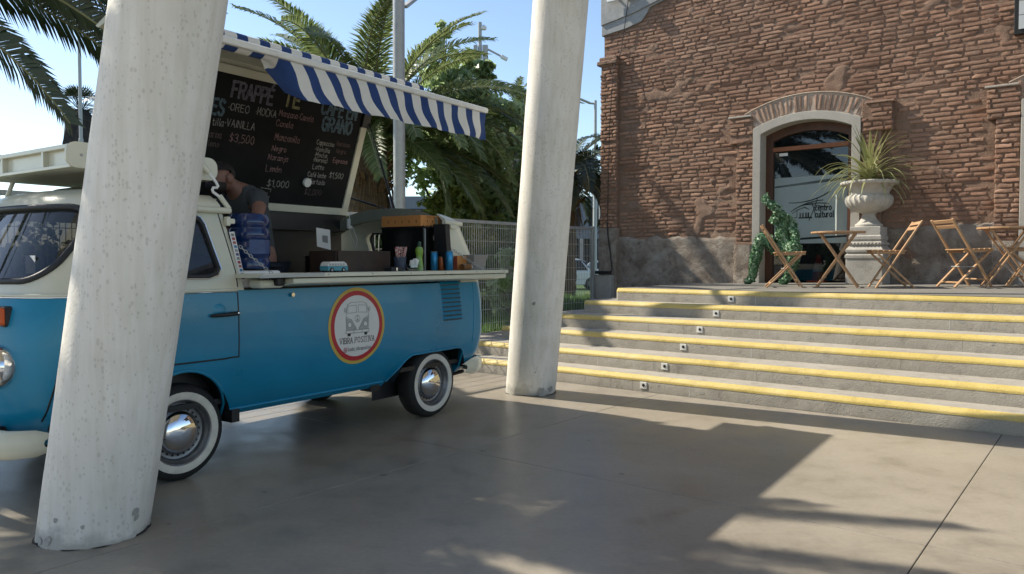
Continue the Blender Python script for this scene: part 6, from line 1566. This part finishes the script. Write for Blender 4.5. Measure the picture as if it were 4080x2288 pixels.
for k in range(4): MB().box(-.10 + k * .075, -.094 + k * .075, -.2425, -.2395, .04, .058).build('slot', M['ink'], ob)
for k in range(7): MB().box(-.16 + k * .05, -.145 + k * .05, -.2425, -.2395, 0, .008).build('notch', M['ink'], ob)
pl, wd = strokes('VIBRA POSITIVA', .016, 0); pr_ = pm('brown_print', (.30, .11, .03), .8, .1)
ribbon_mb(MB(), [[(a_ * .20 / wd - .11, b_ + .075) for a_, b_ in p] for p in pl], lambda a_, b_: (a_, -.2412, b_), .003).build('printed_lettering', pr_, ob, recalc=False)
ribbon_mb(MB(), [[(x + .03 * math.cos(q), .038 + .03 * math.sin(q)) for q in np.linspace(0, 2 * PI, 16)] for x in (-.06, .09)], lambda a_, b_: (a_, -.2412, b_), .002).build('printed_emblem', pr_, ob, recalc=False)
# cup of striped straws
sc_ = it('straw_cup', 'dark blue cup full of red and white striped straws', 'straw cup', 1.935, .83)
MB().lathe([(0, .0), (.040, .0), (.052, .118), (.05, .118), (.038, .005), (0, .004)], n=24).build('cup', pm('slate_cup', (.035, .05, .085), .4, .1), sc_, smooth=50)
def candy():
    m = pm('striped_paper', (.6, .58, .55), .7, 0); N, L, b_ = nodes_of(m); tc_ = N.new('ShaderNodeTexCoord'); sx = N.new('ShaderNodeSeparateXYZ'); L.new(tc_.outputs['Object'], sx.inputs[0])
    a1 = N.new('ShaderNodeMath'); a1.operation = 'MULTIPLY_ADD'; L.new(sx.outputs[2], a1.inputs[0]); a1.inputs[1].default_value = 42; L.new(sx.outputs[0], a1.inputs[2])
    a3 = N.new('ShaderNodeMath'); a3.operation = 'MULTIPLY_ADD'; L.new(sx.outputs[0], a3.inputs[0]); a3.inputs[1].default_value = 60; L.new(a1.outputs[0], a3.inputs[2])
    a2 = N.new('ShaderNodeMath'); a2.operation = 'FRACT'; L.new(a3.outputs[0], a2.inputs[0])
    L.new(ramp(N, L, a2.outputs[0], [(.0, (.55, .53, .5)), (.48, (.55, .53, .5)), (.52, (.38, .03, .035)), (1, (.38, .03, .035))]), b_.inputs['Base Color']); return m
cm = candy()
for k in range(22):
    a_ = rl.uniform(0, 6.28); r_ = .035 * math.sqrt(rl.random()); d_ = rl.choice([-.03, .035]) + rl.uniform(-.012, .012)
    MB().tube([(r_ * math.cos(a_) * .7, r_ * math.sin(a_) * .7, .02), (r_ * math.cos(a_) + d_, r_ * math.sin(a_), .195 + rl.uniform(-.012, .01))], .0042, 6).build('straw', cm, sc_, smooth=60)
for k in range(4): MB().tube([(-.03, -.02 + .012 * k, .05), (-.055 + .008 * k, -.02 + .012 * k, .145 + .006 * k)], .0032, 5).build('stirrer', pm('wood_stick', (.45, .28, .2), .7, .1) if k == 0 else bpy.data.materials['wood_stick'], sc_)
sbw = it('sugar_bowl', 'glass bowl of white sugar sachets between the straws and the bottle', 'bowl', 2.015, .90)
MB().lathe([(.032, 0), (.05, .02), (.064, .062), (.0625, .062), (.048, .022), (.03, .006), (0, .005)], n=28, cap=False).build('bowl', M['clear'], sbw, smooth=60)
for k in range(13):
    a_ = rl.uniform(0, 6.28); r_ = rl.uniform(.005, .03); c_ = Vector((r_ * math.cos(a_), r_ * math.sin(a_), .03 + .012 * (k % 3))); d_ = Vector((rl.uniform(-.5, .5), rl.uniform(-.5, .5), 1)).normalized()
    MB().bar(c_, c_ + d_ * .05, .03, .004, (rl.random(), rl.random(), .2)).build('sachet', M['white'], sbw)
gbt = it('green_bottle', 'green plastic bottle with a dark green cap before the black cabinet', 'bottle', 2.125, .87)
MB().lathe([(0, 0), (.030, 0), (.034, .01), (.033, .05), (.028, .09), (.026, .12), (.033, .155), (.034, .175), (.028, .195), (.014, .205)], n=28).build('body', pm('green_liquid', (.16, .30, .03), .15, 0, col2=(.42, .52, .38), scale=9, thr=(.45, .7)), gbt, smooth=50)
MB().lathe([(.014, .2), (.0165, .205), (.0145, .245), (0, .247)], n=18).build('cap', pm('dark_green_cap', (.02, .07, .045), .4, .1), gbt, smooth=50)
cb = pm('can_blue', (.025, .19, .36), .25, .1, 30, metal=.5); co = pm('can_orange', (.36, .10, .03), .3, .2, 30, metal=.3)
def can(label, x, y, mat, h=.172, r=.0335):
    o = it('drink_can', label, 'can', x, y, CT, 'drink cans at the rear end of the counter')
    MB().lathe([(0, 0), (r - .006, 0), (r, .008), (r, h - .012), (r - .005, h - .002), (r - .006, h), (r - .009, h - .004), (0, h - .004)], n=28).build('body', mat, o, smooth=40); MB().lathe([(r - .005, h - .001), (r - .004, h + .002), (r - .007, h + .002)], n=28, cap=False).build('rim', M['galv'], o); return o
can('tall blue drink can at the front of the counter end', 2.56, .84, cb); can('blue drink can half hidden behind the taller blue can', 2.52, .70, cb, .165); can('orange drink can behind the two blue cans', 2.60, .72, co, .12)
ob2 = it('orange_box', 'small orange cardboard box right of the blue cans', 'box', 2.74, .80); MB().box(-.065, .085, -.04, .05, 0, .13).build('carton', M['orange_box'], ob2, bevel=.003); MB().box(-.0665, -.0645, -.038, .048, .01, .125).build('red_side', pm('box_red', (.4, .09, .05), .7, .3, 40), ob2)
jr = it('glass_jar', 'glass jar of brown sugar lying in front of the orange box', 'jar', 2.72, .90, CT + .03)
MB().lathe([(0, -.055), (.026, -.055), (.03, -.04), (.03, .035), (.026, .045), (.026, .06), (0, .06)], n=24, axis='x').build('body', pm('amber_jar', (.16, .07, .02), .1, .4, 20), jr, smooth=40); MB().lathe([(.027, .058), (.029, .06), (.029, .072), (0, .072)], n=24, axis='x').build('lid', M['chrome'], jr)
ty = it('grey_tray', 'grey translucent plastic tub at the rear end of the counter', 'tub', 2.89, .83)
MB().stack([[(-.07, -.08, 0), (.09, -.08, 0), (.09, .08, 0), (-.07, .08, 0)], [(-.085, -.1, .14), (.125, -.1, .14), (.125, .1, .14), (-.085, .1, .14)]]).build('tub', pm('grey_plastic', (.22, .21, .20), .35, .08, 6), ty, bevel=.004); MB().add([(-.05, -.0935, .10), (-.02, -.0945, .118), (.0, -.0925, .095), (-.03, -.0905, .08)], [(0, 1, 2, 3)]).build('sticker', M['white'], ty)
hw = it('hanging_notice', 'white card with a picture hanging inside the van above the crate', 'notice', 1.93, -.10, 1.50)
MB().add([(-.07, -.002, .165), (.09, -.002, .15), (.10, .0, -.03), (-.06, .0, .0)], [(0, 1, 2, 3)]).build('card', M['sign_white'], hw); MB().add([(.0, -.005, .10), (.06, -.005, .095), (.063, -.004, .03), (.003, -.004, .04)], [(0, 1, 2, 3)]).build('picture', M['ink_grey'], hw)
sw = it('cable_switch', 'white inline switch dangling from the raised lid corner', 'switch', 2.62, -.48, 1.66)
MB().box(-.028, .028, -.014, .014, .03, .13).build('switch_body', M['white'], sw, bevel=.006); MB().tube([(0, 0, .13), (.005, 0, .19)], .006, 6).build('cable', M['white'], sw); MB().tube([(.02, 0, .19), (.06, .02, .05), (.10, 0, -.08), (.08, 0, -.16), (.05, 0, -.1), (.0, 0, -.02), (0, 0, .03)], .004, 6).build('cable', M['white'], sw, smooth=60)
pt = it('steel_pot', 'dull steel pot on the work top behind the wooden crate', 'pot', 2.05, -.25, 1.19)
MB().lathe([(0, 0), (.14, 0), (.145, .02), (.145, .22), (.15, .225), (.14, .225), (.138, .02), (0, .012)], n=32).build('body', M['stainless'], pt, smooth=40); MB().lathe([(0, .245), (.06, .24), (.147, .228), (.15, .226)], n=32).build('lid', M['stainless'], pt, smooth=60)
